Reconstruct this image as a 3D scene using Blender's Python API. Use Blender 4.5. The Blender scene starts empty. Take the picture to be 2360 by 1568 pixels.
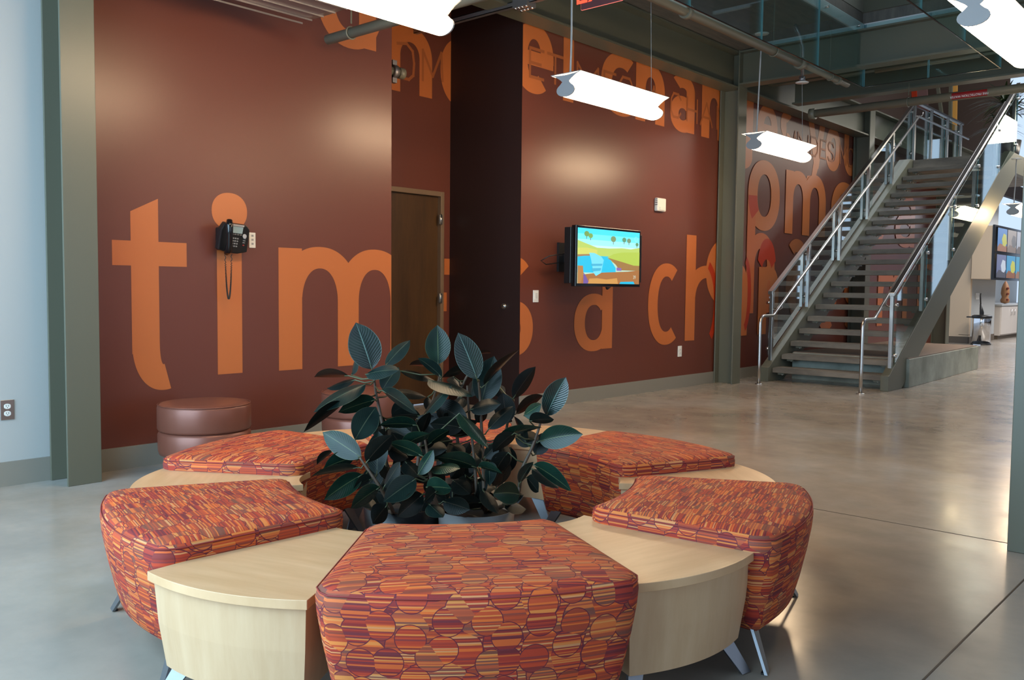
import bpy, math, random
from mathutils import Vector, Matrix
random.seed(7)
PI = math.pi
S = bpy.context.scene
COL = S.collection
# ------------------------------------------------------------------ camera (fitted to the place)
CF, YAW, PIT, ROL, CH = 2058.19, 0.728094, 0.0597125, 0.0105273, 1.25
CW, CHH = 2360, 1568
F = Vector((math.cos(YAW)*math.cos(PIT), math.sin(YAW)*math.cos(PIT), -math.sin(PIT)))
R0 = Vector((math.sin(YAW), -math.cos(YAW), 0)); U0 = R0.cross(F)
R_ = R0*math.cos(ROL) + U0*math.sin(ROL); U_ = U0*math.cos(ROL) - R0*math.sin(ROL)
EYE = Vector((0, 0, CH))
cam = bpy.data.cameras.new('camera'); co = bpy.data.objects.new('camera', cam); COL.objects.link(co)
cam.sensor_width = 36; cam.lens = CF*36/CW; cam.clip_start = 0.05; cam.clip_end = 200
M = Matrix.Identity(4)
for i in range(3):
    M[i][0] = R_[i]; M[i][1] = U_[i]; M[i][2] = -F[i]; M[i][3] = EYE[i]
co.matrix_world = M
S.camera = co
def ray(x, y): return F + R_*((x-CW/2)/CF) + U_*((CHH/2-y)/CF)
def at_y(x, y, Y): r = ray(x, y); return EYE + r*(Y/r[1])
def at_z(x, y, Z): r = ray(x, y); return EYE + r*((Z-CH)/r[2])
def at_x(x, y, X): r = ray(x, y); return EYE + r*(X/r[0])
def at_d(x, y, d): return EYE + ray(x, y)*d

# ------------------------------------------------------------------ materials
def mat(name, col, rough=.5, metal=0., **kw):
    m = bpy.data.materials.new(name); m.use_nodes = True
    b = m.node_tree.nodes['Principled BSDF']
    b.inputs['Base Color'].default_value = (*col, 1); b.inputs['Roughness'].default_value = rough
    b.inputs['Metallic'].default_value = metal
    for k, v in kw.items(): b.inputs[k].default_value = v
    return m
def nt(m):
    t = m.node_tree; return t, t.nodes, t.links, t.nodes['Principled BSDF']
def srgb(r, g, b):
    f = lambda c: ((c/255+.055)/1.055)**2.4 if c > 10.3 else c/255/12.92
    return (f(r), f(g), f(b))
def noise_mix(m, c1, c2, scale, detail=6, lo=.35, hi=.65, vec='Object', stretch=None, rough=.6):
    t, N, L, b = nt(m)
    tc = N.new('ShaderNodeTexCoord'); n = N.new('ShaderNodeTexNoise'); n.inputs['Scale'].default_value = scale
    n.inputs['Detail'].default_value = detail; n.inputs['Roughness'].default_value = rough
    src = tc.outputs[vec]
    if stretch:
        mp = N.new('ShaderNodeMapping'); mp.inputs['Scale'].default_value = stretch; L.new(src, mp.inputs[0]); src = mp.outputs[0]
    L.new(src, n.inputs['Vector'])
    r = N.new('ShaderNodeValToRGB'); r.color_ramp.elements[0].position = lo; r.color_ramp.elements[1].position = hi
    r.color_ramp.elements[0].color = (*c1, 1); r.color_ramp.elements[1].color = (*c2, 1)
    L.new(n.outputs[0], r.inputs[0]); L.new(r.outputs[0], b.inputs['Base Color'])
    return n, r
def bump(m, scale, strength, dist=.002, vec='Object'):
    t, N, L, b = nt(m)
    tc = N.new('ShaderNodeTexCoord'); n = N.new('ShaderNodeTexNoise'); n.inputs['Scale'].default_value = scale
    n.inputs['Detail'].default_value = 4
    L.new(tc.outputs[vec], n.inputs['Vector'])
    bp = N.new('ShaderNodeBump'); bp.inputs['Strength'].default_value = strength; bp.inputs['Distance'].default_value = dist
    L.new(n.outputs[0], bp.inputs['Height']); L.new(bp.outputs[0], b.inputs['Normal'])
def emit(name, col, s):
    return mat(name, (0.02, .02, .02), .6, **{'Emission Color': (*col, 1), 'Emission Strength': s})

MAROON = mat('mural_maroon', srgb(102, 54, 42), .33)
bump(MAROON, 260, .12, .001)
ORANGE = mat('mural_orange', srgb(184, 104, 54), .33)
bump(ORANGE, 260, .12, .001)
REDOR = mat('mural_red', srgb(172, 48, 14), .42)
OUTL = mat('mural_tan_line', srgb(158, 88, 46), .42)
DARKWALL = mat('dark_brown_paint', srgb(38, 18, 14), .5)
WHITEW = mat('white_wall_paint', srgb(172, 174, 172), .55)
BEIGE = mat('beige_wall_paint', srgb(206, 184, 156), .6)
BASEB = mat('grey_cove_base', srgb(132, 128, 118), .45)
BASED = mat('dark_taupe_base', srgb(92, 80, 66), .45)
STEEL = mat('green_grey_painted_steel', srgb(94, 94, 80), .38)
bump(STEEL, 180, .06, .001)
STAINL = mat('brushed_stainless', (.55, .54, .52), .28, 1.)
CHROME = mat('chrome', (.75, .75, .75), .08, 1.)
GREYMET = mat('leg_steel', (.20, .21, .23), .38, .9)
BLACK = mat('black_plastic', (.008, .008, .009), .35)
BLACKG = mat('black_gloss', (.006, .006, .007), .12)
WHITEP = mat('white_plastic', srgb(225, 224, 218), .4)
GREYP = mat('grey_plastic', srgb(150, 152, 155), .45)
PIPE = mat('painted_pipe', srgb(118, 114, 98), .38)
GALV = mat('galvanised_steel', (.30, .28, .28), .38, .8)
CONC = mat('cast_concrete', srgb(140, 146, 136), .6)
noise_mix(CONC, srgb(112, 118, 108), srgb(160, 166, 156), 2.2, 8, .3, .7)
TREAD = mat('tread_concrete', srgb(112, 106, 96), .5)
noise_mix(TREAD, srgb(86, 80, 72), srgb(128, 120, 108), 6, 6, .3, .7, stretch=(1, .3, 1))
PADT = mat('platform_top_carpet', srgb(118, 104, 94), .8)
DECK = mat('grey_deck', srgb(128, 122, 110), .7)
noise_mix(DECK, srgb(88, 85, 80), srgb(116, 110, 102), 3, 8, .3, .7, stretch=(1, 6, 1))
SLABEDGE = mat('pale_slab_edge', srgb(226, 222, 224), .4)
DARKB = mat('dark_interior', srgb(62, 46, 36), .7)
LEATHER = mat('brown_metallic_leather', srgb(122, 74, 60), .36, .25)
bump(LEATHER, 300, .1, .001)
SOIL = mat('potting_soil', (.012, .009, .007), .95)
POT = mat('grey_planter', srgb(120, 120, 120), .45)
STEMM = mat('woody_stem', srgb(74, 58, 44), .6)
STEMG = mat('green_stem', srgb(60, 66, 40), .5)
DOORM = mat('stained_wood_door', srgb(94, 62, 32), .42)
n_, r_ = noise_mix(DOORM, srgb(54, 34, 16), srgb(90, 62, 32), 2.2, 8, .25, .75, stretch=(3.0, 3.0, .45), rough=.65)
DOORF = mat('door_frame_paint', srgb(122, 100, 78), .4)

MAPLE = mat('maple_laminate', srgb(214, 184, 142), .3)
n_, r_ = noise_mix(MAPLE, srgb(188, 148, 106), srgb(210, 172, 132), 2.6, 9, .25, .75, stretch=(1, 7, 1), rough=.62)
MAPLES = mat('maple_laminate_side', srgb(214, 184, 142), .35)
noise_mix(MAPLES, srgb(184, 148, 110), srgb(204, 172, 136), 3.2, 9, .2, .8, stretch=(5, 5, .5), rough=.62)

# polished concrete floor
FLOOR = mat('polished_concrete', (.3, .28, .25), .2)
t, N, L, b = nt(FLOOR)
tc = N.new('ShaderNodeTexCoord')
def fnoise(sc, det, rg=.6, st=None):
    n = N.new('ShaderNodeTexNoise'); n.inputs['Scale'].default_value = sc; n.inputs['Detail'].default_value = det; n.inputs['Roughness'].default_value = rg
    if st:
        mp = N.new('ShaderNodeMapping'); mp.inputs['Scale'].default_value = st; L.new(tc.outputs['Object'], mp.inputs[0]); L.new(mp.outputs[0], n.inputs['Vector'])
    else: L.new(tc.outputs['Object'], n.inputs['Vector'])
    return n
n1 = fnoise(.55, 5, .55, (1, 1, 1)); n2 = fnoise(3.2, 8, .65, (1, .8, 1))
r1 = N.new('ShaderNodeValToRGB'); e = r1.color_ramp.elements
e[0].position = .32; e[1].position = .68; e[0].color = (*srgb(138, 131, 122), 1); e[1].color = (*srgb(166, 164, 160), 1)
x_ = e.new(.5); x_.color = (*srgb(156, 146, 134), 1)
r2 = N.new('ShaderNodeValToRGB'); e = r2.color_ramp.elements
e[0].position = .3; e[1].position = .66; e[0].color = (.72, .72, .72, 1); e[1].color = (1, 1, 1, 1)
mx = N.new('ShaderNodeMix'); mx.data_type = 'RGBA'; mx.blend_type = 'MULTIPLY'; mx.inputs[0].default_value = .55
L.new(n1.outputs[0], r1.inputs[0]); L.new(n2.outputs[0], r2.inputs[0]); L.new(r1.outputs[0], mx.inputs[6]); L.new(r2.outputs[0], mx.inputs[7])
L.new(mx.outputs[2], b.inputs['Base Color'])
r3 = N.new('ShaderNodeMapRange'); r3.inputs[1].default_value = .3; r3.inputs[2].default_value = .7; r3.inputs[3].default_value = .14; r3.inputs[4].default_value = .27
L.new(n2.outputs[0], r3.inputs[0]); L.new(r3.outputs[0], b.inputs['Roughness'])
JOINT = mat('saw_cut_filler', srgb(58, 52, 46), .7)

# architectural glass: clear with a faint teal tint, Fresnel reflection
def glass_mat(name, tint, refl=1.0):
    m = bpy.data.materials.new(name); m.use_nodes = True
    t = m.node_tree; N = t.nodes; L = t.links
    for n in list(N): N.remove(n)
    o = N.new('ShaderNodeOutputMaterial'); mixs = N.new('ShaderNodeMixShader'); tr = N.new('ShaderNodeBsdfTransparent')
    gl = N.new('ShaderNodeBsdfGlossy'); fr = N.new('ShaderNodeFresnel'); fr.inputs[0].default_value = 1.5
    mu = N.new('ShaderNodeMath'); mu.operation = 'MULTIPLY'; mu.inputs[1].default_value = refl; mu.use_clamp = True
    tr.inputs[0].default_value = (*tint, 1); gl.inputs['Roughness'].default_value = .02; gl.inputs['Color'].default_value = (.9, 1, 1, 1)
    L.new(fr.outputs[0], mu.inputs[0]); L.new(mu.outputs[0], mixs.inputs[0]); L.new(tr.outputs[0], mixs.inputs[1]); L.new(gl.outputs[0], mixs.inputs[2]); L.new(mixs.outputs[0], o.inputs[0])
    return m
GLASS = glass_mat('clear_glass', (.86, .94, .93), .5)
GLASSE = mat('glass_edge', srgb(96, 150, 160), .15)

# striped circle upholstery
FAB = mat('striped_circle_fabric', (.4, .1, .05), .75)
FAB.node_tree.nodes['Principled BSDF'].inputs['Sheen Weight'].default_value = .0
t, N, L, b = nt(FAB)
uv = N.new('ShaderNodeUVMap'); uv.uv_map = 'UVMap'
def M_(op, a, b_=None, c=None):
    n = N.new('ShaderNodeMath'); n.operation = op
    for i, v in enumerate((a, b_, c)):
        if v is None: continue
        if isinstance(v, (int, float)): n.inputs[i].default_value = v
        else: L.new(v, n.inputs[i])
    return n.outputs[0]
sep = N.new('ShaderNodeSeparateXYZ'); L.new(uv.outputs[0], sep.inputs[0])
U, V = sep.outputs[0], sep.outputs[1]
def circles(scale, off, rnd, rad):
    mp = N.new('ShaderNodeMapping'); mp.inputs['Location'].default_value = (off, off*1.7, 0); L.new(uv.outputs[0], mp.inputs[0])
    v = N.new('ShaderNodeTexVoronoi'); v.voronoi_dimensions = '2D'; v.inputs['Scale'].default_value = scale; v.inputs['Randomness'].default_value = rnd
    L.new(mp.outputs[0], v.inputs['Vector'])
    ins = M_('LESS_THAN', v.outputs['Distance'], rad)
    line = M_('LESS_THAN', M_('ABSOLUTE', M_('SUBTRACT', v.outputs['Distance'], rad)), .016)
    s = N.new('ShaderNodeSeparateColor'); L.new(v.outputs['Color'], s.inputs[0])
    return ins, line, s.outputs[0], s.outputs[1]
iA, lA, a1, a2 = circles(12.5, 3.1, .75, .52)
iB, lB, b1, b2 = circles(11.0, 7.7, .75, .60)
v3 = N.new('ShaderNodeTexVoronoi'); v3.voronoi_dimensions = '2D'; v3.inputs['Scale'].default_value = 14; L.new(uv.outputs[0], v3.inputs['Vector'])
s3 = N.new('ShaderNodeSeparateColor'); L.new(v3.outputs['Color'], s3.inputs[0])
def mixv(f, a, bb):
    n = N.new('ShaderNodeMix'); n.data_type = 'FLOAT'; L.new(f, n.inputs[0]); L.new(a, n.inputs[2]); L.new(bb, n.inputs[3]); return n.outputs[0]
id1 = mixv(iA, mixv(iB, s3.outputs[0], b1), a1); id2 = mixv(iA, mixv(iB, s3.outputs[1], b2), a2)
freq = M_('ADD', 190.0, M_('MULTIPLY', id2, 100.0))
ph = M_('ADD', M_('MULTIPLY', V, freq), M_('MULTIPLY', id1, 37.0))
wn = N.new('ShaderNodeTexWhiteNoise'); wn.noise_dimensions = '2D'
cmb = N.new('ShaderNodeCombineXYZ'); L.new(M_('FLOOR', ph), cmb.inputs[0]); L.new(M_('MULTIPLY', id1, 91.0), cmb.inputs[1]); L.new(cmb.outputs[0], wn.inputs['Vector'])
shift = M_('ADD', M_('MULTIPLY', wn.outputs['Value'], .8), M_('MULTIPLY', id2, .2))
fr_ = N.new('ShaderNodeValToRGB'); fr_.color_ramp.interpolation = 'CONSTANT'
cols = [(0, (76, 16, 28)), (.16, (118, 26, 24)), (.33, (152, 42, 20)), (.46, (200, 92, 28)), (.58, (166, 52, 22)), (.68, (204, 124, 54)), (.77, (84, 28, 40)), (.86, (196, 140, 88)), (.93, (146, 46, 28))]
e = fr_.color_ramp.elements
e[0].position = 0; e[0].color = (*srgb(*cols[0][1]), 1); e[1].position = cols[-1][0]; e[1].color = (*srgb(*cols[-1][1]), 1)
for p_, c_ in cols[1:-1]:
    q = e.new(p_); q.color = (*srgb(*c_), 1)
L.new(shift, fr_.inputs[0])
# each circle leans to one of a few thread colours
idr = N.new('ShaderNodeValToRGB'); idr.color_ramp.interpolation = 'CONSTANT'; e = idr.color_ramp.elements
e[0].color = (*srgb(196, 66, 26), 1); e[1].position = .75; e[1].color = (*srgb(176, 110, 66), 1)
for p_, c_ in ((.25, (150, 40, 34)), (.5, (208, 94, 34))): q = e.new(p_); q.color = (*srgb(*c_), 1)
L.new(id1, idr.inputs[0])
mm = N.new('ShaderNodeMix'); mm.data_type = 'RGBA'; mm.inputs[0].default_value = .25; L.new(fr_.outputs[0], mm.inputs[6]); L.new(idr.outputs[0], mm.inputs[7])
lineAll = M_('MAXIMUM', lA, M_('MULTIPLY', lB, M_('SUBTRACT', 1.0, iA)))
ml = N.new('ShaderNodeMix'); ml.data_type = 'RGBA'; L.new(lineAll, ml.inputs[0]); L.new(mm.outputs[2], ml.inputs[6]); ml.inputs[7].default_value = (*srgb(92, 18, 34), 1)
L.new(ml.outputs[2], b.inputs['Base Color'])
bp = N.new('ShaderNodeBump'); bp.inputs['Strength'].default_value = .25; bp.inputs['Distance'].default_value = .001
L.new(shift, bp.inputs['Height']); L.new(bp.outputs[0], b.inputs['Normal'])

# rubber plant leaves (UV: u across, v along)
def leaf_mat(name, c1, c2, crib, rough):
    m = mat(name, c1, rough); t, N, L, b = nt(m)
    b.inputs['Specular IOR Level'].default_value = .28
    uv = N.new('ShaderNodeUVMap'); uv.uv_map = 'UVMap'; sp = N.new('ShaderNodeSeparateXYZ'); L.new(uv.outputs[0], sp.inputs[0])
    def mm_(op, a, c=None):
        n = N.new('ShaderNodeMath'); n.operation = op
        for i, v in enumerate((a, c)):
            if v is None: continue
            if isinstance(v, (int, float)): n.inputs[i].default_value = v
            else: L.new(v, n.inputs[i])
        return n.outputs[0]
    au = mm_('ABSOLUTE', sp.outputs[0]); rib = mm_('LESS_THAN', au, .035)
    tcn = N.new('ShaderNodeTexCoord'); nz = N.new('ShaderNodeTexNoise'); nz.inputs['Scale'].default_value = 9; L.new(tcn.outputs['Object'], nz.inputs['Vector'])
    rr = N.new('ShaderNodeValToRGB'); rr.color_ramp.elements[0].position = .35; rr.color_ramp.elements[1].position = .65
    rr.color_ramp.elements[0].color = (*c1, 1); rr.color_ramp.elements[1].color = (*c2, 1); L.new(nz.outputs[0], rr.inputs[0])
    mx = N.new('ShaderNodeMix'); mx.data_type = 'RGBA'; L.new(mm_('MULTIPLY', rib, .8), mx.inputs[0]); L.new(rr.outputs[0], mx.inputs[6]); mx.inputs[7].default_value = (*crib, 1)
    edge = mm_('GREATER_THAN', au, .965)
    mx2 = N.new('ShaderNodeMix'); mx2.data_type = 'RGBA'; L.new(mm_('MULTIPLY', edge, .6), mx2.inputs[0]); L.new(mx.outputs[2], mx2.inputs[6]); mx2.inputs[7].default_value = (*crib, 1)
    L.new(mx2.outputs[2], b.inputs['Base Color'])
    w = mm_('SINE', mm_('ADD', mm_('MULTIPLY', sp.outputs[1], 95.), mm_('MULTIPLY', au, -26.)))
    nb = mm_('ADD', mm_('MULTIPLY', w, .35), mm_('MULTIPLY', nz.outputs[0], .8))
    bpn = N.new('ShaderNodeBump'); bpn.inputs['Strength'].default_value = .22; bpn.inputs['Distance'].default_value = .001
    L.new(nb, bpn.inputs['Height']); L.new(bpn.outputs[0], b.inputs['Normal'])
    return m
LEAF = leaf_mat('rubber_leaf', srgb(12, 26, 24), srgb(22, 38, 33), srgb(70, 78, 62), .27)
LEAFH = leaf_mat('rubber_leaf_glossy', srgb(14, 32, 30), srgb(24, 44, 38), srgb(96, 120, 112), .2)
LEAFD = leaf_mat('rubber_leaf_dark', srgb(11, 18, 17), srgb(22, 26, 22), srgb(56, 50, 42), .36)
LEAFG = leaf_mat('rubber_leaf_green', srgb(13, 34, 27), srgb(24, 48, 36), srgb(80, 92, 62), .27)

# ------------------------------------------------------------------ mesh builder
class MB:
    def __init__(s): s.v = []; s.f = []; s.m = []; s.uv = []; s.sm = []; s.mats = []
    def mi(s, m):
        if m not in s.mats: s.mats.append(m)
        return s.mats.index(m)
    def face(s, idx, m, uv=None, smooth=False):
        s.f.append(idx); s.m.append(s.mi(m)); s.uv.append(uv); s.sm.append(smooth)
    def poly(s, pts, m, uv=None):
        n = len(s.v); s.v += [tuple(p) for p in pts]; s.face(list(range(n, n+len(pts))), m, uv)
    def box(s, a, b_, m, T=None):
        (x0, y0, z0), (x1, y1, z1) = a, b_
        P = [(x0,y0,z0),(x1,y0,z0),(x1,y1,z0),(x0,y1,z0),(x0,y0,z1),(x1,y0,z1),(x1,y1,z1),(x0,y1,z1)]
        if T: P = [tuple(T @ Vector(p)) for p in P]
        n = len(s.v); s.v += P
        for q in ((0,3,2,1),(4,5,6,7),(0,1,5,4),(1,2,6,5),(2,3,7,6),(3,0,4,7)): s.face([n+i for i in q], m)
    def prism(s, pts, off, m, cap=True, smooth=False):     # polygon pts (3D) extruded by vector off
        off = Vector(off); n = len(s.v); k = len(pts)
        s.v += [tuple(p) for p in pts] + [tuple(Vector(p)+off) for p in pts]
        for i in range(k): j = (i+1) % k; s.face([n+i, n+j, n+k+j, n+k+i], m, None, smooth)
        if cap: s.face([n+i for i in range(k)][::-1], m); s.face([n+k+i for i in range(k)], m)
    def tube(s, path, r, m, seg=12, cap=True, smooth=True):
        path = [Vector(p) for p in path]; rs = r if isinstance(r, (list, tuple)) else [r]*len(path)
        n0 = len(s.v); up = None
        for i, p in enumerate(path):
            d = (path[min(i+1, len(path)-1)] - path[max(i-1, 0)]).normalized()
            if up is None: up = Vector((0, 0, 1)) if abs(d.z) < .9 else Vector((1, 0, 0))
            a = d.cross(up).normalized(); up = a.cross(d).normalized()
            for k in range(seg):
                t = 2*PI*k/seg; s.v.append(tuple(p + (a*math.cos(t)+up*math.sin(t))*rs[i]))
        for i in range(len(path)-1):
            for k in range(seg):
                j = (k+1) % seg; s.face([n0+i*seg+k, n0+i*seg+j, n0+(i+1)*seg+j, n0+(i+1)*seg+k], m, None, smooth)
        if cap:
            s.face([n0+k for k in range(seg)][::-1], m); e = n0+(len(path)-1)*seg; s.face([e+k for k in range(seg)], m)
    def lathe(s, prof, c, m, seg=48, mats=None):           # prof: (r, z)
        n0 = len(s.v)
        for r, z in prof:
            for k in range(seg): t = 2*PI*k/seg; s.v.append((c[0]+r*math.cos(t), c[1]+r*math.sin(t), c[2]+z))
        for i in range(len(prof)-1):
            for k in range(seg):
                j = (k+1) % seg; s.face([n0+i*seg+k, n0+i*seg+j, n0+(i+1)*seg+j, n0+(i+1)*seg+k], mats[i] if mats else m, None, True)
        if prof[0][0] > 1e-5: s.face([n0+k for k in range(seg)][::-1], m)
        e = n0+(len(prof)-1)*seg
        if prof[-1][0] > 1e-5: s.face([e+k for k in range(seg)], m)
    def build(s, name, parent=None, bevel=0, M=None, bseg=2):
        me = bpy.data.meshes.new(name)
        me.from_pydata(s.v, [], s.f); 
        for m in s.mats: me.materials.append(m)
        me.polygons.foreach_set('material_index', s.m); me.polygons.foreach_set('use_smooth', s.sm)
        if any(u is not None for u in s.uv):
            ul = me.uv_layers.new(name='UVMap'); k = 0
            for fc, u in zip(s.f, s.uv):
                for i in range(len(fc)):
                    if u is not None: ul.data[k].uv = u[i]
                    k += 1
        me.update()
        o = bpy.data.objects.new(name, me); COL.objects.link(o)
        if parent: o.parent = parent
        if M is not None: o.matrix_local = M
        if bevel:
            md = o.modifiers.new('bevel', 'BEVEL'); md.width = bevel; md.segments = bseg; md.limit_method = 'ANGLE'; md.angle_limit = math.radians(40)
        return o
def tag(o, label, cat, group=None, kind=None):
    o['label'] = label; o['category'] = cat
    if group: o['group'] = group
    if kind: o['kind'] = kind
    return o
def st(o, label=None, cat=None):
    o['kind'] = 'structure'
    if label: o['label'] = label
    if cat: o['category'] = cat
    return o
def empty(name, loc, rz=0):
    o = bpy.data.objects.new(name, None); COL.objects.link(o); o.location = loc; o.rotation_euler = (0, 0, rz); o.empty_display_size = .1
    return o
def copy_tree(o, parent=None):
    c = o.copy(); COL.objects.link(c); c.parent = parent
    for ch in list(o.children): copy_tree(ch, c)
    return c
def text(s, name, size, m, parent, M, extrude=.0005, align='CENTER'):
    c = bpy.data.curves.new(name, 'FONT'); c.body = s; c.size = size; c.extrude = extrude; c.align_x = align; c.align_y = 'CENTER'
    c.materials.append(m); tmp = bpy.data.objects.new(name+'_curve', c); COL.objects.link(tmp); bpy.context.view_layer.update()
    me = bpy.data.meshes.new_from_object(tmp.evaluated_get(bpy.context.evaluated_depsgraph_get())); bpy.data.objects.remove(tmp)
    if not me.materials: me.materials.append(m)
    o = bpy.data.objects.new(name, me); COL.objects.link(o); o.parent = parent; o.matrix_local = M
    return o

# ------------------------------------------------------------------ mural lettering (in wall coordinates X, Z)
class Mural:
    def __init__(s, mb, Y): s.mb = mb; s.Y = Y; s.k = 0
    def off(s): s.k += 1; return s.Y - .0012 - s.k*.00006
    def quad(s, pts, m):
        y = s.off(); s.mb.poly([(x, y, z) for x, z in pts], m)
    def rect(s, x0, x1, z0, z1, m): s.quad([(x0, z0), (x1, z0), (x1, z1), (x0, z1)], m)
    def arc(s, cx, cz, rx, rz, sx, sz, a0, a1, m, n=40):
        y = s.off(); P = []
        for i in range(n+1):
            t = math.radians(a0+(a1-a0)*i/n); c, q = math.cos(t), math.sin(t)
            f = lambda v, p=.92: math.copysign(abs(v)**p, v)
            P.append(((cx+rx*f(c), y, cz+rz*f(q)), (cx+(rx-sx)*f(c), y, cz+(rz-sz)*f(q))))
        n0 = len(s.mb.v); 
        for a, b_ in P: s.mb.v += [a, b_]
        for i in range(n): s.mb.face([n0+2*i, n0+2*i+2, n0+2*i+3, n0+2*i+1], m)
    def clipx(s, x0, x1): s.c = (x0, x1)
    def line(s, pts, w, m):
        for (x0, z0), (x1, z1) in zip(pts, pts[1:]):
            d = math.hypot(x1-x0, z1-z0) or 1; nx, nz = -(z1-z0)/d*w/2, (x1-x0)/d*w/2; ex, ez = (x1-x0)/d*w*.45, (z1-z0)/d*w*.45
            s.quad([(x0-ex+nx, z0-ez+nz), (x0-ex-nx, z0-ez-nz), (x1+ex-nx, z1+ez-nz), (x1+ex+nx, z1+ez+nz)], m)
    def glyph(s, g, x0, x1, z0, z1, m, sx=None, sz=None):   # z0 baseline, z1 x-height
        W, H = x1-x0, z1-z0; sx = sx or W*.27; sz = sz or sx*.82; cx = (x0+x1)/2; cz = (z0+z1)/2
        if g == 'o': s.arc(cx, cz, W/2, H/2*1.03, sx, sz, 0, 360, m, 64)
        elif g == 'c': s.arc(cx+W*.1, cz, W*.6, H/2*1.03, sx, sz, 56, 304, m)
        elif g == 'e':
            s.arc(cx, cz, W/2, H/2*1.03, sx, sz, -2, 306, m, 56); s.rect(x0+sx*.5, x1-sx*.03, cz-sz*.45, cz+sz*.45, m)
        elif g in 'nhmr':
            top = z1 if g != 'h' else z0+H*1.42
            s.rect(x0, x0+sx, z0, top, m)
            k = 2 if g == 'm' else 1; aw = (W-sx)/k
            for i in range(k):
                xa = x0+i*aw; xb = x0+sx+(i+1)*aw; 
                rx = (xb-xa)/2; c = (xa+xb)/2; rz = min(rx*1.15, H*.48)
                s.arc(c, z1+H*.02-rz, rx, rz, sx, sz, 0, 180 if i else 172, m); s.rect(xb-sx, xb, z0, z1-rz+H*.02+.002, m)
                if i == 0: s.rect(x0+sx*.5, x0+sx, z0, z1-.05, m)
        elif g == 'u':
            rx = W/2; rz = rx*1.15; s.arc(cx, z0+rz-H*.02, rx, rz, sx, sz, 180, 360, m); s.rect(x0, x0+sx, z0+rz-H*.03, z1, m); s.rect(x1-sx, x1, z0, z1, m)
        elif g == 'a':
            s.arc(x1-W*.5, z1-H*.28, W*.5, H*.30, sx, sz, 0, 140, m); s.rect(x1-sx, x1, z0, z1-H*.28, m)
            s.arc(x0+W*.5, z0+H*.31, W*.5, H*.33, sx*.95, sz*.95, 40, 360, m)
        elif g in 'dgq':
            s.arc(x0+W*.5, cz, W*.5, H/2*1.03, sx, sz, 20, 340, m); 
            if g == 'd': s.rect(x1-sx, x1, z0, z0+H*1.42, m)
            else:
                s.rect(x1-sx, x1, z0-H*.15, z1, m); s.arc(cx, z0-H*.15, W/2, H*.28, sx, sz, 200, 360, m)
        elif g == 's':
            s.arc(cx, z1-H*.27, W*.47, H*.29, sx*.95, sz, 40, 265, m); s.arc(cx, z0+H*.27, W*.5, H*.29, sx*.95, sz, -140, 88, m)
        elif g in 'il': s.rect(x0, x1, z0, z1, m)
        elif g == 'y':
            s.quad([(x0, z1), (x0+sx, z1), (cx+sx*.62, z0+.02), (cx-sx*.35, z0)], m); s.quad([(x1, z1), (x1-sx, z1), (cx-sx*.45, z0+.02-H*.02), (cx+sx*.5, z0-H*.05)], m)
            s.quad([(cx-sx*.45, z0+.04), (cx+sx*.55, z0+.02), (cx-sx*.2, z0-H*.38), (x0-sx*.1, z0-H*.44), (x0, z0-H*.27), (cx-sx*.75, z0-H*.24)], m)
        elif g == 't':
            s.rect(x0+W*.24, x0+W*.24+sx, z0+H*.22, z1+H*.19, m); s.rect(x0, x1, z1-H*.17, z1, m)
            s.quad([(x0+W*.24, z1+H*.18), (x0+W*.24+sx, z1+H*.18), (x0+W*.24+sx, z1+H*.30), (x0+W*.24, z1+H*.20)], m)
            s.arc(x0+W*.24+W*.42, z0+H*.30, W*.42, H*.345, sx, sz*1.05, 180, 282, m)
def px(x, y, Y=5.89): return at_y(x, y, Y)[0]

# ------------------------------------------------------------------ the setting
WY = 5.89
mb = MB(); mb.box((-3.2, -6.2, -.12), (34, 12, 0), FLOOR); fl = mb.build('floor'); st(fl)
mb = MB()
mb.box((4.915, -6, .0002), (4.921, 5.85, .0012), JOINT); mb.box((-3.1, .866, .0002), (34, .873, .0012), JOINT); mb.box((16.5, -6, .0002), (16.506, 3.7, .0012), JOINT)
j = mb.build('trim_1'); st(j, 'dark saw-cut control joints in the polished concrete floor', 'floor joint')

# white plaster stretch on the left
mb = MB(); mb.box((-3.2, WY, 0), (2.27, WY+.15, 4.31), WHITEW); st(mb.build('wall_back_left'))
mb = MB(); mb.box((-3.2, WY-.014, 0), (2.26, WY, .15), BASEB); st(mb.build('baseboard_left'))
# mural wall, first stretch
mb = MB(); mb.box((2.27, WY, 0), (5.04, WY+.15, 4.31), MAROON); mu = Mural(mb, WY)
z0, z1 = .585, 1.53
mu.glyph('t', px(258, 590), px(430, 590), z0-.03, z1, ORANGE, sx=px(364, 700)-px(300, 700), sz=.17)
mu.rect(px(501, 760), px(558, 760), z0+.005, 1.49, ORANGE)
mu.arc(px(529, 487), 1.775, .143, .133, .143, .133, 0, 360, ORANGE, 48)
mu.glyph('m', px(642, 700), px(642, 700)+1.33, z0, z1, ORANGE, sx=px(697, 700)-px(643, 700), sz=.17)
# first d of the top row
mu.arc(4.60, 3.54, .33, .38, .17, .14, 20, 340, ORANGE); mu.rect(4.69, 4.87, 3.19, 4.25, ORANGE)
st(mb.build('wall_back', None), 'maroon mural wall with big orange letters and the wall phone', 'wall')
mb = MB(); mb.box((2.27, WY-.014, 0), (5.04, WY, .15), BASEB); st(mb.build('baseboard_back'))
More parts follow.
